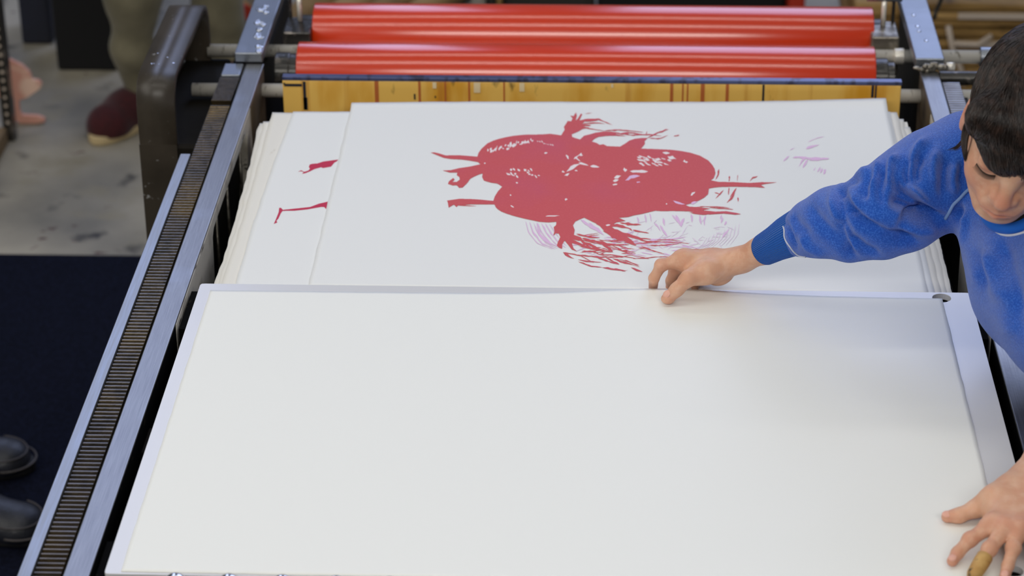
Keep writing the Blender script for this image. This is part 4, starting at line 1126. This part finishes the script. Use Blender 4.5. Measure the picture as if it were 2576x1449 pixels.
# --- sweatshirt
sv = Vol((.74, .05, -.075), (1.62, .90, .46), .0033)
sl = [D(2018, 588, 3.30), D(2050, 573, 3.275), D(2100, 556, 3.25), D(2160, 547, 3.22), D(2230, 517, 3.20), D(2290, 486, 3.205), D(2355, 455, 3.21), D(2445, 425, 3.21)]
sv.chain(sl, [.0315, .037, .0435, .0450, .0520, .0600, .0670, .0735], .012)
sv.chain([D(2070, 592, 3.27), D(2140, 602, 3.235), D(2220, 585, 3.21), D(2290, 562, 3.20), D(2338, 532, 3.20)], [.026, .028, .033, .034, .030], .012)
sv.chain([D(2445, 425, 3.22), T0 + np.array([0, .0, -.015]), D(2645, 520, 3.20), D(2625, 610, 3.16), D(2665, 690, 3.12), D(2738, 768, 3.05), np.array([1.245, .40, .12]), np.array([1.40, .40, -.02])], [.072, .086, .098, .100, .112, .110, .108, .118], .016)
sv.chain([D(2470, 470, 3.205), D(2520, 540, 3.17)], [.055, .060], .012)
sv.chain([D(2620, 460, 3.2), SHL, elL, Lw + d_ * .16], [.08, .072, .055, .036], .02)
# neck opening: scoop away where the neck comes through
nk0 = hw(0, -.035, -.085); nk1 = T0 + np.array([.01, .02, .01])
NA = (hw(0, -.01, -.07) - T0); NA /= np.linalg.norm(NA)
sV, sQ = sv.mesh(); sV = relax(sV, sQ, 3, .5)
# folds of the cloth: crease (negative) and ridge (positive) lines found in the photograph
N_ = normals(sV, sQ); uv = project(sV); face = np.clip((N_ @ b_) * 1.6 + .25, 0, 1)
G = lambda l: [(2100 + x / 2.786, 240 + y / 2.786) for x, y in l]
Hh = lambda l: [(1840 + x / 2.898, 400 + y / 2.898) for x, y in l]
folds = [
    (G([(75, 690), (120, 800), (220, 890), (380, 970), (520, 1010), (600, 1050)]), 16, -.0070),
    (G([(95, 640), (180, 820), (330, 930), (480, 990)]), 14, .0045),
    (G([(0, 640), (60, 600), (140, 560), (250, 500)]), 9, .0045),
    (G([(20, 690), (80, 620), (170, 570)]), 9, -.0040),
    (G([(0, 860), (50, 990), (90, 1090), (150, 1150)]), 13, -.0045),
    (G([(40, 900), (90, 1040), (170, 1120)]), 10, .0035),
    (G([(120, 1000), (210, 1080), (320, 1130)]), 11, -.0035),
    (G([(385, 640), (385, 560), (400, 480), (450, 420)]), 9, .0045),
    (G([(420, 660), (440, 740), (560, 820), (700, 850)]), 18, -.0090),
    (G([(430, 590), (440, 640), (540, 720), (640, 790), (770, 865)]), 10, -.0065),
    (G([(510, 640), (580, 690), (640, 760), (760, 850)]), 8, .0050),
    (G([(470, 900), (510, 850), (620, 860), (760, 870)]), 13, -.0085),
    (G([(440, 870), (480, 825), (620, 835), (720, 860)]), 8, .0035),
    (G([(460, 920), (600, 960), (720, 940)]), 14, .0030),
    (G([(530, 560), (540, 460), (580, 380), (650, 300)]), 10, .0035),
    (G([(580, 620), (570, 520), (610, 420)]), 10, -.0035),
    (G([(510, 640), (500, 540), (530, 440)]), 8, -.0035),
    (G([(700, 640), (690, 500), (720, 380)]), 11, .0030),
    (G([(760, 720), (760, 560), (780, 430)]), 12, -.0035),
    (G([(840, 690), (830, 580), (850, 480)]), 9, .0035),
    (G([(880, 640), (880, 540), (890, 470)]), 9, -.0030),
    (G([(250, 640), (290, 540), (320, 450)]), 9, .0030),
    (G([(330, 780), (310, 660), (350, 500)]), 13, -.0030),
    (G([(200, 740), (215, 620), (280, 540)]), 9, -.0028),
    (G([(910, 830), (900, 960), (920, 1080)]), 9, .0040),
    (G([(870, 760), (880, 880), (890, 950)]), 9, -.0030),
    (Hh([(770, 170), (760, 260), (790, 420), (850, 560), (900, 700)]), 13, -.0040),
    (Hh([(740, 200), (740, 320), (780, 480)]), 10, .0035),
    (Hh([(560, 320), (620, 420), (740, 560), (800, 640)]), 14, -.0030),
    (Hh([(500, 540), (560, 640), (650, 690), (700, 700)]), 9, .0030),
    (Hh([(440, 400), (480, 470), (560, 560)]), 12, -.0022),
    (Hh([(380, 440), (410, 520), (440, 600), (480, 680)]), 6, -.0035),
    (Hh([(1700, 600), (1730, 720), (1790, 900)]), 13, .0030),
    (Hh([(1850, 640), (1880, 760), (1920, 900), (1990, 1060)]), 20, .0050),
    (Hh([(1790, 640), (1820, 800), (1880, 960)]), 18, -.0040),
    (Hh([(1960, 560), (2010, 760), (2060, 960), (2110, 1200)]), 22, -.0040),
    (Hh([(1860, 1060), (1960, 1180), (2060, 1300)]), 20, .0025),
]
disp = np.zeros(len(sV))
for pl, w, amp in folds:
    best = np.full(len(sV), 1e9); bt = np.zeros(len(sV)); tot = sum(math.dist(a, b) for a, b in zip(pl, pl[1:])); run = 0
    for a, b in zip(pl, pl[1:]):
        a = np.array(a); b = np.array(b); ab = b - a; L2 = ab @ ab
        t = np.clip(((uv - a) @ ab) / L2, 0, 1); dd = np.linalg.norm(uv - a - t[:, None] * ab, axis=1)
        m_ = dd < best; best = np.where(m_, dd, best); bt = np.where(m_, (run + t * math.sqrt(L2)) / tot, bt); run += math.sqrt(L2)
    env = np.clip(np.minimum(bt, 1 - bt) * 4 + .25, 0, 1)
    disp += 2.7 * amp * env * np.exp(-(best / w) ** 2)
sV = sV + N_ * (disp * face)[:, None]
sV = relax(sV, sQ, 1, .4)
# leave open the neck hole and the cuffs: drop faces there
cen = sV[sQ].mean(1)
nd = cen - T0
along = nd @ NA; rad = np.linalg.norm(nd - along[:, None] * NA, axis=1)
swme = np_mesh('sweatshirt', [(sV, sQ)])
sw = obj('sweatshirt', swme, MT['fleece'], person)
sbvh = BVHTree.FromPolygons([Vector(v) for v in sV], [list(map(int, q)) for q in sQ])


def on_shirt(u, v, lift_=.001):
    d = Vector(ray(u, v)).normalized(); h, n, _, _ = sbvh.ray_cast(Vector(CAM), d)
    return None if h is None else np.array(h) + np.array(n) * lift_


def seam(name, pl, w, m, parent, th=.0012, step=4):
    pts = []
    for a, b in zip(pl, pl[1:]):
        n = max(1, int(math.dist(a, b) / step))
        for k in range(n): pts.append((a[0] + (b[0] - a[0]) * k / n, a[1] + (b[1] - a[1]) * k / n))
    pts.append(pl[-1]); q = [on_shirt(*p, .0006) for p in pts]; q = [p for p in q if p is not None]
    if len(q) < 2: return None
    q = np.array(q)
    for _ in range(2): q[1:-1] = (q[:-2] + q[1:-1] * 2 + q[2:]) / 4
    return obj(name, tube(bmesh.new(), q, w, 10), m, parent, smooth=True)


F5 = lambda l: [(2350 + x / 4.83, 340 + y / 4.83) for x, y in l]
seam('raglan_seam', F5([(445, 648), (410, 668), (370, 705), (330, 750), (290, 790), (240, 830), (210, 880), (180, 940), (135, 1015)]), .0022, MT['seam'], sw)


def knit_band(name, pts, ra, rb, m, parent, seg=96, ribs=46, flat=None):
    """ribbed knit band: rings around an axis with a rib attribute"""
    bm = bmesh.new(); pts = [np.array(p, float) for p in pts]; n = len(pts)
    rings = []
    for i, p in enumerate(pts):
        t = pts[min(i + 1, n - 1)] - pts[max(i - 1, 0)]; t /= np.linalg.norm(t)
        up = b_ - t * b_.dot(t); up /= np.linalg.norm(up); sd = np.cross(t, up)
        rings.append([bm.verts.new(p + (up * math.cos(a) * ra[i] + sd * math.sin(a) * rb[i])) for a in [2 * PI * k / seg for k in range(seg)]])
    for A_, B_ in zip(rings, rings[1:]):
        for k in range(seg): bm.faces.new([A_[k], A_[(k + 1) % seg], B_[(k + 1) % seg], B_[k]])
    bmesh.ops.recalc_face_normals(bm, faces=bm.faces)
    me = bpy.data.meshes.new(name); bm.to_mesh(me); bm.free()
    # rib phase: use corner attribute so it does not wrap
    at = me.attributes.new('rib', 'FLOAT', 'CORNER'); vals = []
    for p in me.polygons:
        ks = [me.loops[l].vertex_index % seg for l in p.loop_indices]
        if max(ks) - min(ks) > seg / 2: ks = [k + seg if k < seg / 2 else k for k in ks]
        vals += [k * 2 * PI * ribs / seg for k in ks]
    at.data.foreach_set('value', vals)
    return obj(name, me, m, parent, smooth=True)


ca, cb = D(1921, 629, 3.342), D(1988, 593, 3.312)
L01 = lambda t: ca * (1 - t) + cb * t
knit_band('cuff', [L01(.06), L01(0), L01(0), L01(.04), L01(.5), L01(.9), L01(1.2), L01(1.5)], [.0262, .0265, .0278, .0282, .0295, .0310, .0320, .0330], [.0195, .0198, .0210, .0218, .0242, .0278, .0290, .0300], MT['rib'], sw, seg=240, ribs=60)
seam('cuff_seam', Hh([(358, 452), (375, 480), (390, 520), (385, 560), (400, 600), (430, 640), (450, 670), (490, 705), (540, 712)]), .0011, MT['stitch'], sw)
# collar: half ring of rib knit under the chin with a line of white stitching
col = F5([(655, 1000), (700, 1060), (760, 1110), (850, 1140), (940, 1150), (1020, 1140), (1100, 1110), (1180, 1060), (1260, 990)])
cp_ = [on_shirt(*p, .002) for p in col]
cp_ = np.array([p for p in cp_ if p is not None])
if len(cp_) > 3:
    fine = []
    for a, b in zip(cp_, cp_[1:]):
        for k in range(6): fine.append(a + (b - a) * k / 6)
    fine = np.array(fine + [cp_[-1]])
    for _ in range(4): fine[1:-1] = (fine[:-2] + fine[1:-1] * 2 + fine[2:]) / 4
    obj('collar', tube(bmesh.new(), fine + u_ * .001 - b_ * .003, .0085, 16), MT['rib'], sw, smooth=True)
    obj('dark_neck_band', tube(bmesh.new(), fine + u_ * .009 - b_ * .006, .0085, 12), MT['neckblack'], sw, smooth=True)  # dark tube filling the gap between chin and collar
seam('collar_stitching', F5([(670, 1050), (700, 1110), (750, 1170), (820, 1210), (900, 1222), (980, 1215), (1060, 1195), (1092, 1185), (1180, 1140)]), .0016, MT['stitch'], sw)

# trousers and shoes of the leaning person, behind and beside the press
tv = Vol((1.15, .12, FLOOR + .03), (1.72, .72, .12), .008)
tv.ell(HIP + np.array([.0, 0, -.03]), (.125, .155, .11), None, .05)
for s_ in (1, -1):
    tv.chain([HIP + np.array([.02, s_ * .08, -.03]), np.array([1.41, .42 + s_ * .10, -.42]), np.array([1.46, .42 + s_ * .11, -.80])], [.105, .075, .062], .03)
tV, tQ = tv.mesh(); obj('trousers', np_mesh('trousers', [(relax(tV, tQ, 1), tQ)]), MT['jeans'], person)


def shoe_mesh(w, l, h):
    """shoe pointing along +y from heel at origin"""
    v = Vol((-w, -.03, -.005), (w, l + .03, h + .04), .004)
    v.chain([(0, .03, h * .45), (0, l * .5, h * .40), (0, l - w * .55, h * .32)], [w * .44, w * .46, w * .50], .03, flat=None)
    v.cap((0, .035, h * .5), (0, .05, h + .01), w * .42, w * .40, .03)
    v.put(lambda X, Y, Zz: (Zz + 0 * (X + Y)) - .012, (-w, -.05, -.02), (w, l + .05, .0), .004, 'sub')
    V, Q = v.mesh(); return relax(V, Q, 2, .5), Q


def sole_mesh(w, l, t=.022):
    pts = []
    for k in range(40):
        a = 2 * PI * k / 40; x = math.cos(a) * w * .53; y = math.sin(a)
        yy = l / 2 + y * (l / 2 + .004); x *= (1.0 if y > 0 else .84) * (1 - .10 * math.exp(-((y + .1) / .3) ** 2))
        pts.append((x, yy))
    return prism(bmesh.new(), pts, 'z', .0005, t)


def shoe(name, loc, ang, m, ms, parent, w=.098, l=.27, h=.075, zs=1.0):
    V, Q = shoe_mesh(w, l, h)
    R_ = Matrix.Translation(loc) @ Matrix.Rotation(ang, 4, 'Z')
    V = V * np.array([1, 1, zs]); me = np_mesh(name, [(V, Q)]); me.transform(R_)
    o = obj(name, me, m, parent)
    b = sole_mesh(w, l); bmesh.ops.transform(b, matrix=R_, verts=b.verts)
    obj('sole', b, ms, o, bevel=.004)
    return o, R_


for s_ in (1, -1): shoe('shoe', (1.52, .42 + s_ * .11, FLOOR + .0005), math.radians(80), MT['shoe'], MT['sole'], person)

# ------------------------------------------------------------------ person in khaki trousers and dark red shoes, far left
p2 = thing('person', 'person in khaki trousers and dark red suede shoes with cream soles standing behind the press', 'person', (-.58, 3.25, FLOOR))
kv = Vol((-.95, 3.0, FLOOR + .02), (-.12, 3.75, .25), .008)
anR = PY(322, 232, 3.22); knR = PY(300, -140, 3.22)
kv.chain([np.array([-.606, 3.30, FLOOR + .075]), np.array([-.622, 3.28, -.70]), np.array([-.605, 3.26, -.53]), np.array([-.58, 3.30, -.05]), np.array([-.53, 3.34, .12])], [.040, .046, .066, .085, .12], .04)
kv.chain([np.array([-.405, 3.42, FLOOR + .09]), np.array([-.43, 3.42, -.62]), np.array([-.44, 3.40, -.46]), np.array([-.45, 3.38, -.05]), np.array([-.48, 3.36, .12])], [.046, .056, .066, .085, .12], .04)
V, Q = kv.mesh(); V = relax(V, Q, 1)
V = V + normals(V, Q) * (.004 * np.sin(V[:, 2] * 60 + V[:, 0] * 22) * np.exp(-((V[:, 2] + .72) / .12) ** 2))[:, None]
obj('trousers', np_mesh('trousers', [(V, Q)]), MT['khaki'], p2)
kv = Vol((-.80, 3.1, .0), (-.20, 3.7, .95), .010)
kv.chain([(-.50, 3.36, .12), (-.50, 3.36, .32), (-.50, 3.37, .52)], [.13, .13, .15], .05)
kv.chain([(-.50, 3.37, .52), (-.68, 3.37, .50), (-.74, 3.34, .28), (-.70, 3.24, .10)], [.10, .06, .045, .036], .04)
kv.chain([(-.50, 3.37, .52), (-.32, 3.37, .50), (-.26, 3.34, .28), (-.30, 3.24, .10)], [.10, .06, .045, .036], .04)
V, Q = kv.mesh(); obj('jacket', np_mesh('jacket', [(relax(V, Q, 1), Q)]), MT['blackcloth'], p2)
kv = Vol((-.80, 3.02, .0), (-.20, 3.6, .98), .008)
kv.cap((-.50, 3.36, .52), (-.50, 3.34, .70), .055, .05, .03)
kv.ell((-.50, 3.32, .80), (.074, .092, .11), None, .03)
kv.cap((-.50, 3.23, .80), (-.50, 3.215, .77), .010, .012, .015)
for s_ in (-1, 1):
    c = np.array([-.50 + s_ * .20, 3.22, .07]); kv.ell(c, (.026, .038, .045), None, .02)
    for k in range(4): kv.cap(c + np.array([-.018 + k * .012, -.02, -.02]), c + np.array([-.018 + k * .012, -.04, -.06]), .008, .007, .006)
    kv.cap(c + np.array([-s_ * .02, -.02, 0]), c + np.array([-s_ * .035, -.04, -.03]), .009, .008, .006)
    kv.chain([(-.50, 3.36, .54), (-.50 + s_ * .18, 3.37, .50), (-.50 + s_ * .24, 3.34, .28), (-.50 + s_ * .20, 3.22, .09)], [.04, .035, .03, .022], .02)
    kv.ell((-.50 + s_ * .075, 3.33, .795), (.008, .018, .03), None, .006)
V, Q = kv.mesh(); me = np_mesh('body', [(relax(V, Q, 1), Q)]); tint(me, None, []); obj('body', me, MT['skin'], p2)
kv = Vol((-.62, 3.2, .7), (-.38, 3.5, 1.0), .008); kv.ell((-.50, 3.34, .83), (.084, .098, .105), None, .02)
kv.ell((-.50, 3.22, .76), (.07, .05, .085), None, .02, 'sub')
V, Q = kv.mesh(); obj('hair', np_mesh('hair', [(relax(V, Q, 1), Q)]), MT['hair'], p2)
toe = P(262, 372, FLOOR); hl = P(345, 300, FLOOR)
ang = math.atan2(-(toe[0] - -.63), (toe[1] - 3.30))
shoe('shoe', (-.590, 3.395, FLOOR + .0005), math.radians(157), MT['darkred'], MT['sole'], p2, w=.112, l=.285, h=.085)
shoe('shoe', (-.40, 3.45, FLOOR + .0005), math.radians(175), MT['darkred'], MT['sole'], p2, w=.112, l=.285, h=.085)

# ------------------------------------------------------------------ person in black shoes, bottom left
p3 = thing('person', 'person in black leather lace-up shoes standing on the navy mat at the left edge', 'person', (-.80, 1.5, FLOOR))
MT['sole_black'] = mat('black_rubber', S(20, 20, 24), .7)
t1 = P(88, 1190, FLOOR); t2 = P(118, 1372, FLOOR)
for (t, ang) in ((t1, -88), (t2, -108)):
    a = math.radians(ang); L_ = .28
    loc = (t[0] - L_ * -math.sin(a), t[1] - L_ * math.cos(a), FLOOR + .0085)
    o, R_ = shoe('shoe', loc, a, MT['shoe'], MT['sole_black'], p3, w=.100, l=L_, h=.085, zs=.80)
    pts = []
    for k in range(25):
        b = PI * k / 24; pts.append(R_ @ Vector((math.cos(b) * .052, L_ - .053 + math.sin(b) * .058, .024)))
    obj('welt', tb(pts, .0022, 8), MT['shoetrim'], o, smooth=True)
    pts = [R_ @ Vector((math.cos(PI * k / 24) * .0475, L_ - .062 + math.sin(PI * k / 24) * .052, .045 - .004 * math.sin(PI * k / 24))) for k in range(25)]
    obj('toe_seam', tb(pts, .0016, 8), MT['shoetrim'], o, smooth=True)
    lb = bmesh.new()
    for k in range(4):
        y = L_ - .125 - k * .022; z = .066 + k * .007
        tube(lb, [R_ @ Vector((-.026, y, z - .012)), R_ @ Vector((0, y + .006, z)), R_ @ Vector((.026, y + .012, z - .012))], .0026, 8)
        tube(lb, [R_ @ Vector((.026, y, z - .012)), R_ @ Vector((0, y + .006, z + .002)), R_ @ Vector((-.026, y + .012, z - .012))], .0026, 8)
    obj('laces', lb, MT['shoetrim'], o, smooth=True)
kv = Vol((-1.15, 1.2, FLOOR + .05), (-.62, 1.9, .05), .010)
kv.chain([(-.835, t1[1] - .0, FLOOR + .12), (-.85, 1.66, -.42), (-.87, 1.62, -.02)], [.055, .07, .09], .04)
kv.chain([(-.835, t2[1] + .05, FLOOR + .12), (-.85, 1.50, -.42), (-.87, 1.54, -.02)], [.055, .07, .09], .04)
V, Q = kv.mesh(); obj('trousers', np_mesh('trousers', [(relax(V, Q, 1), Q)]), MT['blackcloth'], p3)

# ------------------------------------------------------------------ black boxes added to put darkness under the carriage, below the shafts
obj('under_carriage_shade', bx(-.1105, -.0635, 1.36, 2.1, -.30, -.062), MT['black'], car)
obj('under_carriage_shade', bx(1.1305, 1.20, 1.50, 1.66, -.40, -.10), MT['black'], car)

# ------------------------------------------------------------------ what lies on the floor behind the press
rq = random.Random(21)


def floorbox(name, label, cat, u0, u1, y0, dy, h, m, group=None, z0=0.0, v=10, bevel=.006):
    a = PY(u0, v, y0); b = PY(u1, v, y0)
    o = obj(name, bx(a[0], b[0], y0, y0 + dy, FLOOR + z0 + .0005, FLOOR + z0 + h), m, bevel=bevel)
    return tag(o, label, cat, group)


# flat kraft bundles stacked at the right
GK = 'kraft bundles stacked behind the right rail'
words = ['bottom', 'second from the bottom', 'third from the bottom', 'fourth from the bottom', 'fifth from the bottom', 'sixth from the bottom', 'seventh from the bottom', 'eighth from the bottom', 'ninth from the bottom', 'topmost']
z = 0.0
for k in range(10):
    h = .0235 + rq.random() * .003
    x0 = 1.30 + rq.uniform(-.015, .015); x1 = 2.05 + rq.uniform(-.03, .03); y0 = 3.50 + rq.uniform(-.008, .012)
    t = thing('kraft_bundle', 'long brown kraft paper bundle behind the right rail, %s of its stack' % words[k], 'paper bundle', ((x0 + x1) / 2, y0 + .2, FLOOR + z), GK)
    bm = bmesh.new()
    n = 24
    pr_ = []
    for i in range(n + 1): pr_.append((x0 + (x1 - x0) * i / n, FLOOR + z + .0008 + (.0012 + .0012 * math.sin(i * .9 + k)) * (k > 0)))
    for i in range(n, -1, -1): pr_.append((x0 + (x1 - x0) * i / n, FLOOR + z + h - .004 + .002 * math.sin(i * .7 + k * 2)))
    prism(bm, pr_, 'y', y0, y0 + .42)
    obj('wrapping', bm, MT['kraft2'] if k in (1, 4, 5, 8) else MT['kraft'], t, bevel=.004)
    if k in (1, 5, 8):
        lx = {1: (1.42, 1.52), 5: (1.40, 1.52), 8: (1.40, 1.68)}[k]
        obj('white_label', bx(lx[0], lx[1], y0 - .002, y0 - .0004, FLOOR + z + .003, FLOOR + z + h - .005), MT['tape'], t, bevel=.0005)
    z += h
tp = thing('tape_strip', 'pale tape strip hanging down the front of the kraft bundles', 'tape', (1.40, 3.48, FLOOR))
obj('strip', tb([(1.375, 3.482, FLOOR + .19), (1.39, 3.480, FLOOR + .13), (1.415, 3.482, FLOOR + .075), (1.425, 3.484, FLOOR + .03)], .0075, 8), MT['tape'], tp, smooth=True)
obj('side_strip', tb([(1.39, 3.482, FLOOR + .145), (1.45, 3.482, FLOOR + .140), (1.485, 3.484, FLOOR + .165)], .007, 8), MT['tape'], tp, smooth=True)
cb_ = obj('black_cable', tb([PY(2350, 46, 2.5), PY(2356, 25, 2.5), PY(2366, 4, 2.5), PY(2378, -40, 2.5), PY(2395, -120, 2.52)], .0045, 10), MT['hub'], smooth=True)
tag(cb_, 'thin black cable rising beside the right side plate in front of the kraft bundles', 'cable')
GK2 = 'kraft bundles in the low stack right of the red post'
z = 0.0
for k in range(4):
    h = .04; x0 = 1.16 + rq.uniform(-.01, .01); x1 = 1.285
    o = obj('kraft_bundle', bx(x0, x1, 3.72, 4.05, FLOOR + z + .0008, FLOOR + z + h - .002), MT['kraft2'] if k % 2 else MT['kraft'], bevel=.006)
    tag(o, 'short brown kraft bundle right of the red post, %s of four' % ['lowest', 'second from bottom', 'third from bottom', 'top'][k], 'paper bundle', GK2)
    z += h
# paper rolls lying askew behind the rollers
GR = 'brown paper rolls behind the rollers'
places = ['leftmost', 'second from the left', 'third from the left', 'rightmost']
for k in range(4):
    a = P(775 + 98 * k, 30, FLOOR + .045); d = np.array([.16, .42, 0])
    bm = tb([a - d * .3, a + d], .042, 24)
    o = obj('paper_roll', bm, MT['kraft2'] if k % 2 else MT['kraft'], smooth=False, bevel=.003)
    tag(o, 'brown paper roll lying slanted behind the rollers, %s of the four' % places[k], 'paper roll', GR)
for nm, lab, cat, u0, u1, y0, h, mm in (
        ('grey_board', 'light grey board standing upright behind the rollers', 'board', 1185, 1221, 3.86, .40, 'greylight'),
        ('dark_board', 'narrow dark board standing beside the light grey board', 'board', 1224, 1246, 3.88, .40, 'darkgrey'),
        ('wooden_lath', 'narrow tan wooden lath standing beside the dark board', 'wooden lath', 1249, 1263, 3.87, .40, 'kraft2'),
        ('grey_bag', 'dark grey bag slumped behind the rollers right of the wooden lath', 'bag', 1268, 1496, 3.90, .32, 'darkgrey'),
        ('black_cabinet', 'black cabinet standing behind the middle of the red rollers', 'cabinet', 1502, 1975, 3.92, .62, 'blackcloth'),
        ('red_post', 'red painted upright post beside the black cabinet', 'post', 1984, 2026, 3.84, .60, 'redpost'),
        ('black_bin', 'tall black bin on the floor left of the khaki trousers', 'bin', 128, 285, 3.60, .60, 'blackcloth'),
        ('dark_floor_slab', 'dark navy crate added to stand in for darkened floor behind the slotted post', 'slab', 44, 122, 3.78, .45, 'navy')):  # last entry is an added block in place of dark bluish floor
    floorbox(nm, lab, cat, u0, u1, y0, .18, h, MT[mm], v=5, bevel=.008)
# rolls and tubes between the far legs and the left plate
a = PY(548, 60, 3.60)
t = thing('cardboard_tube', 'tan cardboard tube with a red end cap left of the side plate', 'tube', (-.38, 3.7, FLOOR))
p = PY(612, 28, 3.66); q = p + np.array([-.13, .22, 0])
obj('tube', tb([q, p], .026, 24), MT['kraft2'], t, smooth=True)
dd = (p - q) / np.linalg.norm(p - q); obj('red_cap', tb([p + dd * .0004, p + dd * .014], .021, 24), MT['redpost'], t, bevel=.002)
o = floorbox('wooden_block', 'brown wooden block carrying the red capped tube left of the side plate', 'wooden block', 548, 628, 3.62, .3, p[2] - .0268 - FLOOR, MT['wood'], v=60)
p = PY(612, 82, 3.565)
o = obj('pale_roll', tb([p + np.array([-.05, 0, 0]), p], .0175, 20), MT['greylight'], bevel=.002); tag(o, 'small pale paper roll lying on the lower wooden block', 'paper roll')
o = floorbox('wooden_block', 'lower brown wooden block in front, carrying the small pale roll', 'wooden block', 545, 630, 3.53, .08, p[2] - .0182 - FLOOR, MT['wood'], v=90)
# slotted steel post with the cut-out figure behind it, far left
foot = P(38, 356, FLOOR)
t = thing('slotted_post', 'black slotted angle steel post at the far left edge', 'post', (foot[0], foot[1], FLOOR))
bm = bmesh.new()
x, y = foot[0], foot[1]
prism(bm, [(x - .026, y), (x, y), (x, y + .03), (x - .0025, y + .03), (x - .0025, y + .0025), (x - .026, y + .0025)], 'z', FLOOR + .001, FLOOR + .9)
obj('angle_bar', bm, MT['hub'], t)
for k in range(12):
    zz = FLOOR + .05 + k * .022
    obj('slot', tb([(x - .013, y - .0012, zz), (x - .013, y - .0002, zz)], .0042, 12), MT['tape'], t)
for v_, nm in ((FLOOR, 0),):
    o = obj('wooden_plinth', bx(foot[0] - .55, foot[0] - .012, 2.82, 3.135, FLOOR + .0005, FLOOR + .045), MT['wood'], bevel=.004)
    tag(o, 'low brown wooden plinth on the floor at the far left beside the slotted post', 'plinth')
cut = [(8, 190), (36, 204), (62, 216), (80, 232), (88, 252), (104, 254), (112, 264), (106, 276), (92, 286), (74, 298), (60, 302), (54, 306), (56, 330), (62, 340), (100, 342), (118, 348), (120, 358), (96, 362), (56, 362), (44, 352), (42, 300), (10, 300), (-30, 290), (-60, 240), (-30, 200)]
pts = [PY(u, v, 3.26) for u, v in cut]
dz = min(p[2] for p in pts) - FLOOR - .001
bm = bmesh.new()
prism(bm, [(p[0], p[2] - dz) for p in pts], 'y', 3.255, 3.267)
o = obj('cutout_figure', bm, MT['pinkish'], bevel=.002)
tag(o, 'pink and red printed cut-out with a bent leg, standing behind the slotted post', 'cut-out')
